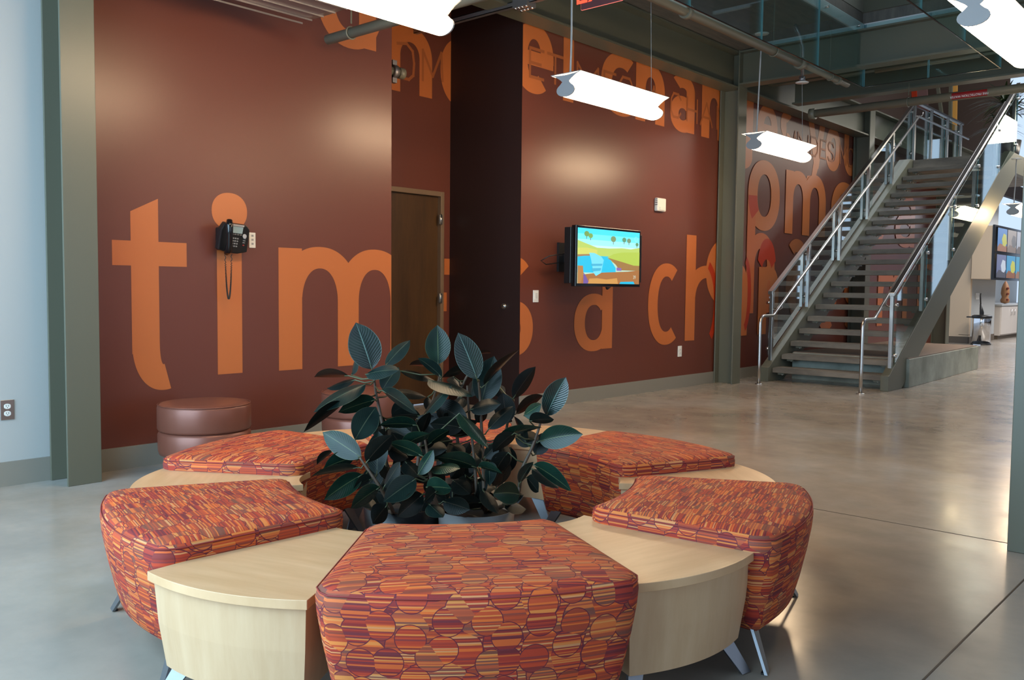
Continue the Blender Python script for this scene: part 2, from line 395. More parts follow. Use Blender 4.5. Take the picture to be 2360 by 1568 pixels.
# cut m at the recess edge: the last stem carries on around, so trim geometry beyond X=5.04
def clip_mesh(o, xmin=None, xmax=None):
    import bmesh
    bm = bmesh.new(); bm.from_mesh(o.data)
    for lim, no in ((xmax, (1, 0, 0)), (xmin, (-1, 0, 0))):
        if lim is None: continue
        bmesh.ops.bisect_plane(bm, geom=bm.verts[:]+bm.edges[:]+bm.faces[:], plane_co=(lim, 0, 0), plane_no=no, clear_outer=True)
    bm.to_mesh(o.data); bm.free()
clip_mesh(bpy.data.objects['wall_back'], None, 5.04)
# recess
RY = 6.9
mb = MB(); mb.box((5.04, RY, 0), (5.60, RY+.15, 4.31), MAROON); mb.box((6.62, RY, 0), (6.73, RY+.15, 4.31), MAROON); mb.box((5.60, RY, 2.24), (6.62, RY+.15, 4.31), MAROON)
mu = Mural(mb, RY)
mu.glyph('n', 5.84, 6.45, 3.19, 3.85, ORANGE, sx=.175, sz=.16)
mu.glyph('o', 6.57, 7.2, 3.17, 3.87, ORANGE, sx=.18, sz=.15)
mu.rect(6.64, 6.72, 1.37, 1.54, ORANGE); mu.rect(6.63, 6.68, .98, 1.18, ORANGE)
mu.line([(5.98, 3.66), (6.10, 3.68), (6.18, 3.62), (6.20, 3.5), (6.19, 3.38), (6.13, 3.33), (6.0, 3.33), (5.95, 3.36)], .03, OUTL)
mu.line([(6.32, 3.36), (6.32, 3.66), (6.46, 3.42), (6.58, 3.68), (6.60, 3.40)], .03, OUTL)
o = mb.build('wall_recess'); clip_mesh(o, None, 6.72); st(o, 'maroon recess wall around the wooden door with orange letters above', 'wall')
mb = MB(); mb.box((4.89, WY+.15, 0), (5.04, RY+.15, 4.31), MAROON); st(mb.build('wall_recess_left'))
mb = MB(); mb.box((6.72, WY+.15, 0), (6.87, RY+.15, 4.31), DARKWALL); mb.box((6.7185, WY+.001, 0), (6.72, WY+.15, 4.31), DARKWALL)
wr = mb.build('wall_recess_right'); st(wr, 'dark brown return wall beside the wooden door', 'wall')
mb = MB(); p = Vector((6.718, 6.10, 1.05))
mb.tube([p, p-Vector((.012, 0, 0))], .03, STAINL, 24); mb.tube([p-Vector((.012, 0, 0)), p-Vector((.03, 0, 0))], .021, CHROME, 24)
mb.box((6.684, 6.098, 1.035), (6.688, 6.102, 1.065), BLACK); tag(mb.build('deadbolt_lock'), 'round chrome lock cylinder on the dark brown return wall', 'lock')
# door
d = MB(); d.box((5.65, RY+.03, .01), (6.57, RY+.075, 2.19), DOORM); dr = d.build('door_1'); st(dr, 'stained wood door in the recess', 'door')
f = MB()
f.box((5.60, RY-.02, 0), (5.65, RY+.10, 2.24), DOORF); f.box((6.57, RY-.02, 0), (6.62, RY+.10, 2.24), DOORF); f.box((5.65, RY-.02, 2.19), (6.57, RY+.10, 2.24), DOORF)
f.build('door_frame', dr, .003)
for z in (.25, 1.12, 1.95):
    h = MB(); h.tube([(6.570, RY-.024, z-.055), (6.570, RY-.024, z+.055)], .008, STAINL, 12); h.box((6.545, RY-.022, z-.05), (6.595, RY-.019, z+.05), STAINL); h.build('hinge', dr)
# mural wall, second stretch to the far end
mb = MB(); mb.box((6.72, WY, 0), (19.8, WY+.15, 4.31), MAROON); mu = Mural(mb, WY)
T0, T1 = 3.19, 3.86
for g, a, b_, yy in (('e', 1184, 1276, 140), ('c', 1385, 1462, 200), ('h', 1465, 1532, 220), ('a', 1545, 1601, 240), ('n', 1617, 1672, 260), ('g', 1690, 1735, 300), ('e', 1745, 1792, 290), ('s', 1797, 1826, 330), ('y', 1862, 1901, 320), ('o', 1902, 1937, 350), ('u', 1945, 1978, 350)):
    x0, x1 = px(a, yy), px(b_, yy)
    mu.glyph(g, x0, x1, T0, T1, ORANGE, sx=.2 if g not in 'e' else .2, sz=.155)
mu.rect(px(1298, 150), px(1322, 150), T0, 4.3, ORANGE); 
mu.rect(px(1465, 220), px(1465, 220)+.2, T0, 4.3, ORANGE)
# bottom row
mu.glyph('s', px(1203, 710)-.42, px(1228, 710), z0-.01, z1+.0, ORANGE, sx=.2, sz=.17)
mu.glyph('a', px(1323, 720), px(1411, 720), z0-.02, z1, ORANGE, sx=.2, sz=.13)
mu.glyph('c', px(1493, 700), px(1562, 700), z0-.015, z1+.01, ORANGE, sx=.21, sz=.16)
mu.glyph('h', px(1580, 660), 10.95, z0, z1, ORANGE, sx=px(1604, 660)-px(1582, 660), sz=.16)
mu.arc(px(1690, 620), 1.47, px(1690, 620)-px(1627, 620), .50, .30, .2, 90, 270, ORANGE)
mu.arc(px(1622, 660)-.05, 1.05, .42, .60, .10, .1, -50, 66, REDOR)
# outlined capitals along the top row
W_ = .03
def cap(s_, x, w, za, zb):
    P = {'E': [[(1, 1), (0, 1), (0, 0), (1, 0)], [(0, .5), (.8, .5)]], 'T': [[(0, 1), (1, 1)], [(.5, 1), (.5, 0)]], 'M': [[(0, 0), (0, 1), (.5, .35), (1, 1), (1, 0)]],
         'S': [[(1, .8), (.8, 1), (.2, 1), (0, .8), (.1, .6), (.9, .4), (1, .2), (.8, 0), (.2, 0), (0, .15)]], 'A': [[(0, 0), (.5, 1), (1, 0)], [(.2, .35), (.8, .35)]],
         'C': [[(1, .8), (.75, 1), (.25, 1), (0, .75), (0, .25), (.25, 0), (.75, 0), (1, .2)]], 'H': [[(0, 0), (0, 1)], [(1, 0), (1, 1)], [(0, .5), (1, .5)]],
         'N': [[(0, 0), (0, 1), (1, 0), (1, 1)]], 'G': [[(1, .8), (.75, 1), (.25, 1), (0, .75), (0, .25), (.25, 0), (.75, 0), (1, .2), (1, .5), (.6, .5)]],
         'D': [[(0, 0), (0, 1), (.7, 1), (1, .75), (1, .25), (.7, 0), (0, 0)]], 'O': [[(.25, 0), (0, .25), (0, .75), (.25, 1), (.75, 1), (1, .75), (1, .25), (.75, 0), (.25, 0)]], 'I': [[(.5, 0), (.5, 1)]]}
    for l in P[s_]: mu.line([(x+w*a, za+(zb-za)*c) for a, c in l], W_, OUTL)
for c_, a, b_, yy in (('E', 1221, 1252, 140), ('T', 1262, 1296, 160), ('M', 1330, 1378, 170), ('E', 1392, 1418, 180), ('S', 1429, 1456, 190), ('A', 1492, 1520, 220), ('C', 1546, 1568, 240), ('H', 1583, 1606, 250), ('A', 1614, 1641, 260), ('N', 1652, 1675, 262),
                 ('A', 1826, 1836, 330), ('N', 1838, 1862, 330), ('D', 1868, 1884, 335), ('E', 1890, 1903, 340), ('S', 1908, 1921, 345), ('M', 1936, 1950, 350), ('O', 1954, 1966, 355)):
    cap(c_, px(a, yy), px(b_, yy)-px(a, yy), 3.34, 3.62)
# second row
mu.glyph('o', px(1723, 450), px(1796, 450), 2.10, 3.07, ORANGE, sx=.28, sz=.2)
mu.glyph('m', px(1809, 470), px(1902, 470), 2.09, 3.03, ORANGE, sx=.26, sz=.2)
mu.glyph('e', px(1914, 485), 15.45, 2.10, 3.03, ORANGE, sx=.26, sz=.18)
mu.glyph('o', 15.9, 16.9, 2.10, 3.03, ORANGE, sx=.26, sz=.18)
# third row, big letters
mu.glyph('h', px(1718, 640), px(1783, 640), .91, 2.03, mat('mural_orange_muted', srgb(186, 98, 52), .42), sx=.24, sz=.22)
mu.glyph('a', px(1810, 640), px(1856, 640), .95, 2.0, OUTL, sx=.24, sz=.2)
mu.glyph('n', px(1746, 700), px(1792, 700), .6, 1.57, ORANGE, sx=.26, sz=.2)
mu.arc(px(1765, 640), 1.48, .30, .5, .15, .3, 20, 160, REDOR)
mu.rect(px(1706, 700), px(1721, 700), .6, 1.35, ORANGE); mu.arc(px(1700, 640), 1.3, px(1721, 640)-px(1700, 640), .3, .15, .2, 0, 90, ORANGE)
mu.arc(px(1712, 680)-.02, 1.18, .24, .55, .1, .1, -70, 70, REDOR)
mu.arc(px(1723, 480)+.5, 2.58, .5, .50, .26, .2, 182, 222, REDOR)
mu.glyph('g', 12.9, 13.6, .75, 1.5, ORANGE, sx=.22); mu.glyph('e', 13.9, 14.7, .6, 1.5, ORANGE, sx=.24)
mu.glyph('s', 15.0, 15.8, .6, 1.5, ORANGE, sx=.24); mu.glyph('m', 16.6, 18.2, .6, 1.6, ORANGE, sx=.26); mu.glyph('n', 18.8, 19.9, .6, 1.9, ORANGE, sx=.26); pass
mu.glyph('a', 17.4, 18.5, 2.1, 3.1, ORANGE, sx=.26); pass
o = mb.build('wall_back_right'); clip_mesh(o, 6.7201, None); st(o, 'maroon mural wall with orange letters behind the television and staircase', 'wall')
mb = MB(); mb.box((6.72, WY-.014, 0), (19.8, WY, .15), BASEB); st(mb.build('baseboard_right'))

# ceiling slab with the opening
mb = MB()
CZ0, CZ1 = 4.31, 4.55
VX0, VX1, VY0, VY1 = 3.0, 10.86, 2.60, 4.12
mb.box((-3.2, VY1+.02, CZ0), (12.6, 7.1, CZ1), DECK); mb.box((-3.2, -6.2, CZ0), (12.6, VY0-.02, CZ1), DECK)
mb.box((-3.2, VY0-.02, CZ0), (VX0, VY1+.02, CZ1), DECK); mb.box((VX1+.02, VY0-.02, CZ0), (12.6, VY1+.02, CZ1), DECK)
st(mb.build('ceiling'))
mb = MB()   # pale edge angle round the opening
mb.box((VX0, VY1, 4.30), (VX1+.02, VY1+.02, 4.42), SLABEDGE); mb.box((VX1, VY0, 4.30), (VX1+.02, VY1, 4.42), SLABEDGE); mb.box((VX0, VY0-.02, 4.30), (VX1+.02, VY0, 4.42), SLABEDGE)
st(mb.build('trim_2'), 'pale edge strip around the ceiling opening', 'trim')
mb = MB()   # upper fascia
FAS = mat('upper_fascia_paint', srgb(132, 130, 118), .6)
mb.box((VX0, VY1+.02, 4.56), (VX1+.02, VY1+.06, 5.3), FAS); mb.box((VX1+.02, VY0, 4.56), (VX1+.06, VY1+.06, 4.95), STEEL)
st(mb.build('trim_3'), 'grey fascia above the edge of the ceiling opening', 'trim')
# upper storey shell
mb = MB(); mb.box((-3.2, -6.2, 9.5), (34, 12, 9.65), DARKB); st(mb.build('ceiling_upper'))
mb = MB(); mb.box((-3.2, 7.1, 4.56), (23.3, 7.25, 9.5), DARKB); mb.box((23.3, WY+.16, 0.2), (23.32, 6.3, .21), DARKB)
st(mb.build('wall_upper_back'))

# glass draft curtain hanging round the opening
def glass_panel(name, a, b_, z0, z1, t=.012):
    a, b_ = Vector((*a, 0)), Vector((*b_, 0)); d = (b_-a).normalized(); n = Vector((-d.y, d.x, 0))*t/2
    mb = MB(); mb.prism([a-n+Vector((0,0,z0)), b_-n+Vector((0,0,z0)), b_+n+Vector((0,0,z0)), a+n+Vector((0,0,z0))], (0, 0, z1-z0), GLASS)
    q = d*.005   # polished edges
    for e0, e1 in ((a, a+q), (b_-q, b_)): mb.prism([e0-n*1.02+Vector((0,0,z0)), e1-n*1.02+Vector((0,0,z0)), e1+n*1.02+Vector((0,0,z0)), e0+n*1.02+Vector((0,0,z0))], (0,0,z1-z0), GLASSE)
    mb.prism([a-n*1.02+Vector((0,0,z0-.002)), b_-n*1.02+Vector((0,0,z0-.002)), b_+n*1.02+Vector((0,0,z0-.002)), a+n*1.02+Vector((0,0,z0-.002))], (0,0,.006), BLACKG)
    return mb
gy = VY1-.02
xs = [4.0, 5.35, 6.85, 8.2, 9.53, 10.85]
spotsA = ['nearest the exit sign', 'second from the exit sign', 'between the exit sign and the ceiling rose', 'beside the white ceiling rose', 'ending at the far corner of the opening']
for i in range(5):
    o = glass_panel('g', (xs[i]+.004, gy), (xs[i+1]-.004, gy), 3.67, 4.40).build('glass_panel')
    for xx in (xs[i]+.2, xs[i+1]-.2):
        c = MB(); c.tube([(xx, gy-.02, 4.35), (xx, gy+.02, 4.35)], .014, STAINL, 10); c.build('clamp', o)
    tag(o, 'hanging smoke-curtain glass panel on the mural side, '+spotsA[i], 'glass panel', 'glass panels around the ceiling opening')
ys = [4.09, 3.36, 2.62]
for i in range(2):
    o = glass_panel('g', (VX1-.02, ys[i]-.004), (VX1-.02, ys[i+1]+.004), 3.67, 4.40).build('glass_panel')
    tag(o, ['hanging glass panel across the far end of the opening, left one', 'hanging glass panel across the far end of the opening, right one'][i], 'glass panel', 'glass panels around the ceiling opening')
xs = [10.85, 9.5, 8.2, 6.9]
for i in range(3):
    o = glass_panel('g', (xs[i]-.004, VY0+.02), (xs[i+1]+.004, VY0+.02), 3.67, 4.40).build('glass_panel')
    tag(o, ['hanging glass panel on the near side of the opening, touching its far corner', 'hanging glass panel on the near side of the opening, behind the big light', 'hanging glass panel on the near side of the opening, cut by the top edge'][i], 'glass panel', 'glass panels around the ceiling opening')

# steel columns (H sections) and beams
def hcol(x0, x1, y0, y1, z1, tf=.018):
    mb = MB(); mb.box((x0, y0, 0), (x1, y0+tf, z1), STEEL); mb.box((x0, y1-tf, 0), (x1, y1, z1), STEEL); xm = (x0+x1)/2
    mb.box((xm-.008, y0+tf, 0), (xm+.008, y1-tf, z1), STEEL); return mb.build('steel_column', None, .003)
st(hcol(2.225, 2.43, 5.60, 5.872, 4.31), 'grey-green steel column between the white wall and the mural', 'column')
st(hcol(10.62, 10.84, 5.60, 5.872, 4.31), 'grey-green steel column between the television wall and staircase', 'column')
st(hcol(15.2, 15.42, 5.60, 5.872, 4.31), 'grey-green steel column behind the stair railing', 'column')
st(hcol(19.8, 20.02, 5.60, 5.90, 4.31), 'grey-green steel column at the end of the mural beyond the platform', 'column')
mb = MB(); mb.box((4.77, .76, 0), (4.788, 1.035, 4.31), STEEL); mb.box((5.03, .76, 0), (5.048, 1.035, 4.31), STEEL); mb.box((4.788, .89, 0), (5.03, .906, 4.31), STEEL)
st(mb.build('steel_column', None, .003), 'dark grey-green steel column at the right edge, nearest the camera', 'column')
def ibeam(a, b_, zb, depth, w, name='steel_beam', tf=.022):
    a, b_ = Vector((*a, 0)), Vector((*b_, 0)); d = (b_-a).normalized(); n = Vector((-d.y, d.x, 0)); mb = MB()
    def bar(hw, z0, z1): mb.prism([a-n*hw+Vector((0,0,z0)), b_-n*hw+Vector((0,0,z0)), b_+n*hw+Vector((0,0,z0)), a+n*hw+Vector((0,0,z0))], (0,0,z1-z0), STEEL)
    bar(w/2, zb, zb+tf); bar(w/2, zb+depth-tf, zb+depth); bar(.008, zb+tf, zb+depth-tf)
    return mb.build(name)
st(ibeam((2.4, 5.745), (22.5, 5.745), 3.83, .47, .25), 'long steel beam running above the mural wall', 'beam')
for X, lb in ((10.72, 'first cross beam, from the column by the television'), (12.28, 'second cross beam, in front of the stair top')):
    st(ibeam((X, 5.60), (X, -2.5), 3.87, .43, .2), lb, 'beam')
st(ibeam((11.5, 5.6), (11.5, 2.4), 4.0, .30, .12), 'short joist above the stair foot', 'beam')
st(ibeam((6.3, -1.5), (12.2, -1.5), 3.95, .35, .18), 'beam on the camera side of the opening', 'beam')

# left window wall and rear windows (out of view, they let the daylight in)
FR = mat('window_frame_aluminium', srgb(120, 122, 120), .4, .3)
mb = MB()
for y in (-6, -4, -2, 0, 2, 4, 5.8): mb.box((-1.16, y-.04, 0), (-1.04, y+.04, 4.31), FR)
for z in (0, 1.1, 4.25): mb.box((-1.15, -6, z), (-1.05, 5.84, z+.06), FR)
st(mb.build('window_1'))
mb = MB()
for x in (-3, -1, 1, 3, 5, 7, 9, 11): mb.box((x-.04, -6.16, 0), (x+.04, -6.04, 4.31), FR)
for z in (0, 1.1, 4.25): mb.box((-3, -6.15, z), (11, -6.05, z+.06), FR)
for k in range(6): mb.box((11+k*4, -6.2, 0), (14.2+k*4-(.2 if k == 5 else 0), -6.05, 8), DARKB)
for k in range(6): mb.box((14.2+k*4, -6.2, 0), (15+k*4, -6.05, .5), DARKB); mb.box((14.2+k*4, -6.2, 6.5), (15+k*4, -6.05, 8), DARKB)
mb.box((-3, -6.2, 4.31), (11, -6.05, 8), DARKB); mb.box((-3.2, -6.2, 4.56), (-3.05, 7.2, 8), DARKB)
st(mb.build('wall_rear'))

# ------------------------------------------------------------------ far end: beige wall, niche, counter, screens
mb = MB(); mb.box((23.3, 6.08, 0), (23.45, 9.5, 3.55), BEIGE); st(mb.build('wall_far_left'))
mb = MB(); mb.box((23.286, 6.08, 0), (23.3, 9.5, .16), BASED); mb.box((23.3, 6.066, 0), (25.6, 6.08, .16), BASED); st(mb.build('baseboard_far'))
mb = MB(); mb.box((23.45, 6.08, 0), (25.6, 6.2, 3.55), WHITEW); mb.box((25.6, 6.08, at_y(2330, 455, 6.08)[2]), (33, 6.2, at_y(2330, 422, 6.08)[2]), DARKB)
mb.box((25.6, 7.2, 0), (33, 7.3, 1.95), WHITEW); mb.box((25.5, 6.2, 0), (25.6, 7.3, 3.55), WHITEW); mb.box((33, -6.2, 0), (33.1, 7.3, .9), DARKB); mb.box((33, -6.2, 6.5), (33.1, 5.2, 9.5), DARKB)
for k in range(8): mb.box((33, -6.2+k*1.5, .9), (33.1, -5.2+k*1.5, 6.5), DARKB)
st(mb.build('wall_far_right'), 'white wall and niche at the far right end', 'wall')
mb = MB(); mb.box((23.3, 6.0, at_y(2330, 422, 6.08)[2]), (25.6, 12, at_y(2330, 422, 6.08)[2]+.2), DECK); st(mb.build('ceiling_far'))
# upper far wall with mural pieces, brace and amber panel
mb = MB(); XW = 22.4
mb.box((XW, at_x(2326, 190, XW)[1], 4.3), (XW+.1, 7.1, 9.5), DARKB); st(mb.build('wall_upper_far'), 'dark brown wall on the upper storey beyond the stairs', 'wall')
def far_piece(name, pts, X, th, m, label, cat):
    P = [at_x(x, y, X) for x, y in pts]; mb = MB(); mb.prism([Vector((X, q[1], q[2])) for q in P], (th, 0, 0), m); o = mb.build(name); tag(o, label, cat); return o
GREYP2 = mat('mauve_mural', srgb(112, 82, 78), .6)
far_piece('wall_banner', [(2012, 190), (2135, 175), (2142, 330), (2100, 330), (2010, 245)], 21.8, .05, GREYP2, 'mauve and red mural panel on the upper storey', 'mural panel')
for i, (a, b_) in enumerate(((2040, 2052), (2062, 2078), (2100, 2112))):
    P = [at_x(x, y, 21.75) for x, y in ((a, 205), (b_, 203), (b_+2, 238), (a+2, 240))]; mb = MB(); mb.prism([Vector((21.75, q[1], q[2])) for q in P], (.03, 0, 0), REDOR)
    o = mb.build('letter_stroke', bpy.data.objects['wall_banner'])
AMB = mat('amber_panel', srgb(206, 150, 70), .5)
far_piece('amber_panel', [(2195, 188), (2206, 187), (2204, 300), (2193, 300)], 21.6, .05, AMB, 'tall amber panel on the upper storey beyond the stairs', 'panel')
far_piece('upright_post', [(2187, 188), (2194, 187), (2192, 310), (2185, 310)], 21.4, .08, STEEL, 'slim grey upright beside the amber panel on the upper storey', 'post')
far_piece('brace', [(2156, 195), (2163, 194), (2174, 275), (2167, 275)], 21.3, .08, STEEL, 'slanting grey steel brace on the upper storey', 'brace')
# cabinet holding the screens
mb = MB(); sx0, sy = 24.6, 5.60
MX0 = at_y(2286, 640, sy)[0]
MX1 = MX0 + 3.6
zb = at_y(2283, 643, sy)[2]; zt = at_y(2288, 519, sy)[2]
cab = empty('screen_cabinet', (MX0, sy, zb))
mb.box((0, 0.02, 0), (MX1-MX0, .45, zt-zb), BEIGE); mb.build('body', cab, .004)
mb = MB(); mb.box((-.01, -.02, -.02), (MX1-MX0, .02, zt-zb+.02), BLACKG); mb.build('bezel', cab)
tag(cab, 'beige wall cabinet with a black screen surround above the far counter', 'cabinet')
yl = srgb(222, 200, 60)
pics = [((40, 120, 190), (190, 190, 60), (150, 90, 50)), ((150, 140, 135), (90, 90, 95), (120, 100, 90)), ((170, 176, 190), (120, 130, 150), (90, 80, 80)), ((96, 106, 150), (200, 210, 225), (60, 62, 80)), ((40, 150, 200), (200, 200, 70), (140, 80, 40)), ((60, 160, 200), (190, 200, 80), (150, 110, 90))]
names_ = ['top left', 'top middle', 'top right', 'bottom left', 'bottom middle', 'bottom right']
looks = ['blue and yellow cartoon picture', 'grey and white picture', 'pale grey picture', 'slate blue picture with a white shape', 'turquoise and yellow picture', 'turquoise and green picture']
sw = .90; sh = (zt-zb)/2
for i in range(6):
    cx = MX0+.18+(i % 3)*(sw+.02); cz = zt-(i//3)*sh
    r = empty('video_screen', (cx, sy-.03, cz-sh+.02)); m1, m2, m3 = [emit('scr%d%d' % (i, k), srgb(*c), .8) for k, c in enumerate(pics[i])]
    mb = MB(); mb.box((0, -.01, 0), (sw, .01, sh-.04), BLACKG); mb.build('bezel', r)
    mb = MB(); g = -.012; w0, w1, h1 = .02, sw-.02, sh-.06
    mb.poly([(w0, g, .02), (w1, g, .02), (w1, g, h1), (w0, g, h1)], m1)
    mb.poly([(w0, g-.001, .02), (w1, g-.001, .02), (w1, g-.001, h1*.28), (w0+.2, g-.001, h1*.36), (w0, g-.001, h1*.2)], m3)
    mb.poly([(w1*.55, g-.002, h1*.3), (w1*.8, g-.002, h1*.25), (w1, g-.002, h1*.4), (w1*.9, g-.002, h1*.75), (w1*.62, g-.002, h1*.8), (w1*.45, g-.002, h1*.55)], m2)
    mb.build('picture', r)
    tag(r, 'far wall screen showing a '+looks[i]+', '+names_[i], 'screen', 'far wall screens')
# counter
C0 = at_z(2303, 783, 0); cx0, cy0 = C0[0], C0[1]
cnt = empty('counter_cabinet', (cx0, cy0, 0)); LAM = mat('pale_laminate', srgb(205, 196, 186), .35)
mb = MB(); mb.box((0, 0, .1), (5, 1.1, .88), LAM); mb.build('body', cnt, .003)
mb = MB(); mb.box((.03, .05, 0), (5, 1.1, .1), BASED); mb.build('toe_kick', cnt)
mb = MB(); mb.box((-.04, -.04, .88), (5, 1.12, .92), WHITEW); mb.build('worktop', cnt, .003)
for k in range(4):
    mb = MB(); mb.box((.03+k*1.1, -.02, .13), (1.11+k*1.1, -.001, .86), LAM); dd = mb.build('door', cnt, .002)
    mb = MB(); xx = (.98 if k % 2 == 0 else .2)+k*1.1; mb.tube([(xx, -.05, .62), (xx, -.05, .78)], .01, STAINL, 8); mb.tube([(xx, -.02, .63), (xx, -.05, .63)], .008, STAINL, 8); mb.tube([(xx, -.02, .77), (xx, -.05, .77)], .008, STAINL, 8); mb.build('handle', dd)
tag(cnt, 'pale laminate base cabinet with white worktop at the far right', 'cabinet')
mb = MB(); mb.box((0, 0, 0), (.8, .5, .2), WHITEW); o = mb.build('storage_box', None, .01); o.location = (cx0+.1, cy0+.35, .922); tag(o, 'low white box on the far counter', 'box')
mb = MB(); g = empty('wooden_ornament', (cx0+1.5, cy0+.25, .922)); WOODO = mat('carved_wood', srgb(170, 120, 80), .5)
mb.lathe([(.0, .0), (.10, .03), (.12, .10), (.08, .18), (.11, .28), (.10, .42), (.07, .52), (.03, .6), (0, .63)], (0, 0, 0), WOODO, 20); mb.build('body', g)
for z in (.11, .27, .42):
    mb = MB(); mb.tube([(-.07, -.06, z), (-.10, -.09, z)], .028, mat('dark_red_disc', srgb(110, 40, 30), .5), 14); mb.build('disc', g)
tag(g, 'small brown carved ornament with red discs standing on the far counter', 'ornament')
# bin with an umbrella
B0 = at_z(2271, 795, 0); bx, by = B0[0], B0[1]+.1
bn = empty('waste_bin', (bx, by, 0)); mb = MB(); mb.lathe([(.0, .02), (.20, .02), (.20, .62), (.19, .66), (.0, .66)], (0, 0, 0), CHROME, 28); mb.build('body', bn)
mb = MB(); mb.lathe([(.205, .62), (.215, .63), (.215, .68), (.17, .7), (0, .7)], (0, 0, 0), BLACK, 28); mb.box((-.06, .2, .63), (.06, .32, .66), BLACK); mb.build('lid', bn)
mb = MB(); mb.lathe([(0, 0), (.215, 0), (.215, .03), (0, .03)], (0, 0, 0), BLACK, 28); mb.box((-.34, -.08, .0), (-.2, .08, .02), CHROME); mb.build('pedal', bn)
tag(bn, 'round chrome pedal bin with black lid at the far right', 'waste bin')
um = empty('umbrella', (bx+.45, by+.12, 0)); mb = MB(); mb.tube([(0, 0, 0), (0, 0, .1), (0, 0, .75), (-.04, .02, .95)], [.01, .035, .05, .02], BLACK, 10); mb.build('canopy', um)
mb = MB(); mb.tube([(-.04, .02, .95), (-.06, .03, 1.15), (-.02, .03, 1.2)], .016, BLACK, 8); mb.build('handle', um)
tag(um, 'furled black umbrella standing behind the chrome bin', 'umbrella')
mb = MB(); q = at_y(2251, 683, 6.07); mb.box((q[0]-.08, 6.065, q[2]-.08), (q[0]+.22, 6.08, q[2]+.08), WHITEP); sp_ = mb.build('switch_plate', None, .003)
mb = MB(); mb.box((q[0]-.03, 6.055, q[2]-.03), (q[0]+.03, 6.066, q[2]+.03), WHITEP); mb.build('rocker', sp_); mb = MB(); mb.box((q[0]+.11, 6.055, q[2]-.03), (q[0]+.17, 6.066, q[2]+.03), WHITEP); mb.build('rocker', sp_); tag(sp_, 'white double switch plate on the far white wall', 'switch')

# ------------------------------------------------------------------ concrete platform
mb = MB(); P0, P1 = (11.95, 3.80), (15.75, 3.95)
mb.prism([(P0[0], P0[1], 0), (P1[0], P1[1], 0), (P1[0], 5.38, 0), (P0[0], 5.38, 0)], (0, 0, .37), CONC); pf = mb.build('concrete_platform', None, .006)
mb = MB(); mb.prism([(P0[0]+.01, P0[1]+.02, .3705), (P1[0]-.02, P1[1]+.02, .3705), (P1[0]-.02, 5.37, .3705), (P0[0]+.01, 5.37, .3705)], (0, 0, .012), PADT); mb.build('top_mat', pf)
tag(pf, 'low board-marked concrete platform under the staircase', 'platform')

# ------------------------------------------------------------------ staircase
NX, NZ, RUN, RISE = 11.42, .19, .2715, .170
stair = empty('staircase', (NX, 4.68, 0)); so = stair.location.copy()
Mi = Matrix.Translation(-so)
def sb(mb, name, parent=stair, bevel=0):
    o = mb.build(name, parent, bevel, M=Mi if parent is stair else None); return o
for lab, ya, yb in (('far', 5.43, 5.55), ('near', 3.84, 3.94)):
    mb = MB(); sl = .611
    zt0 = lambda x: .19+(x-11.33)*.626
    xe = 17.0
    pr = [(11.31, 0), (11.31, .19), (11.35, .2), (xe-.25, 3.60), (20.6, 3.60), (20.6, 3.27), (xe+.17, 3.27), (11.80, 0)]
    mb.prism([(x, ya, z) for x, z in pr], (0, yb-ya, 0), STEEL); sb(mb, 'stringer', bevel=.004)
for n in range(20):
    x, z = NX+RUN*n, NZ+RISE*n
    mb = MB(); mb.box((x, 3.945, z-.072), (x+.30, 5.42, z-.006), TREAD); mb.box((x+.012, 3.955, z-.006), (x+.29, 5.41, z), TREAD)
    tr = sb(mb, 'tread', bevel=.004)
    for yy in (4.02, 5.30):
        mb = MB(); mb.box((x+.03, yy-.035, z-.095), (x+.27, yy+.055, z-.0725), STEEL)
        for dx in (.07, .2): mb.tube([(x+dx, yy+.01, z-.105), (x+dx, yy+.01, z-.094)], .013, CHROME, 8)
        mb.build('bracket', tr)
mb = MB(); mb.box((16.85, 3.945, 3.40), (20.6, 5.425, 3.59), TREAD); sb(mb, 'landing')
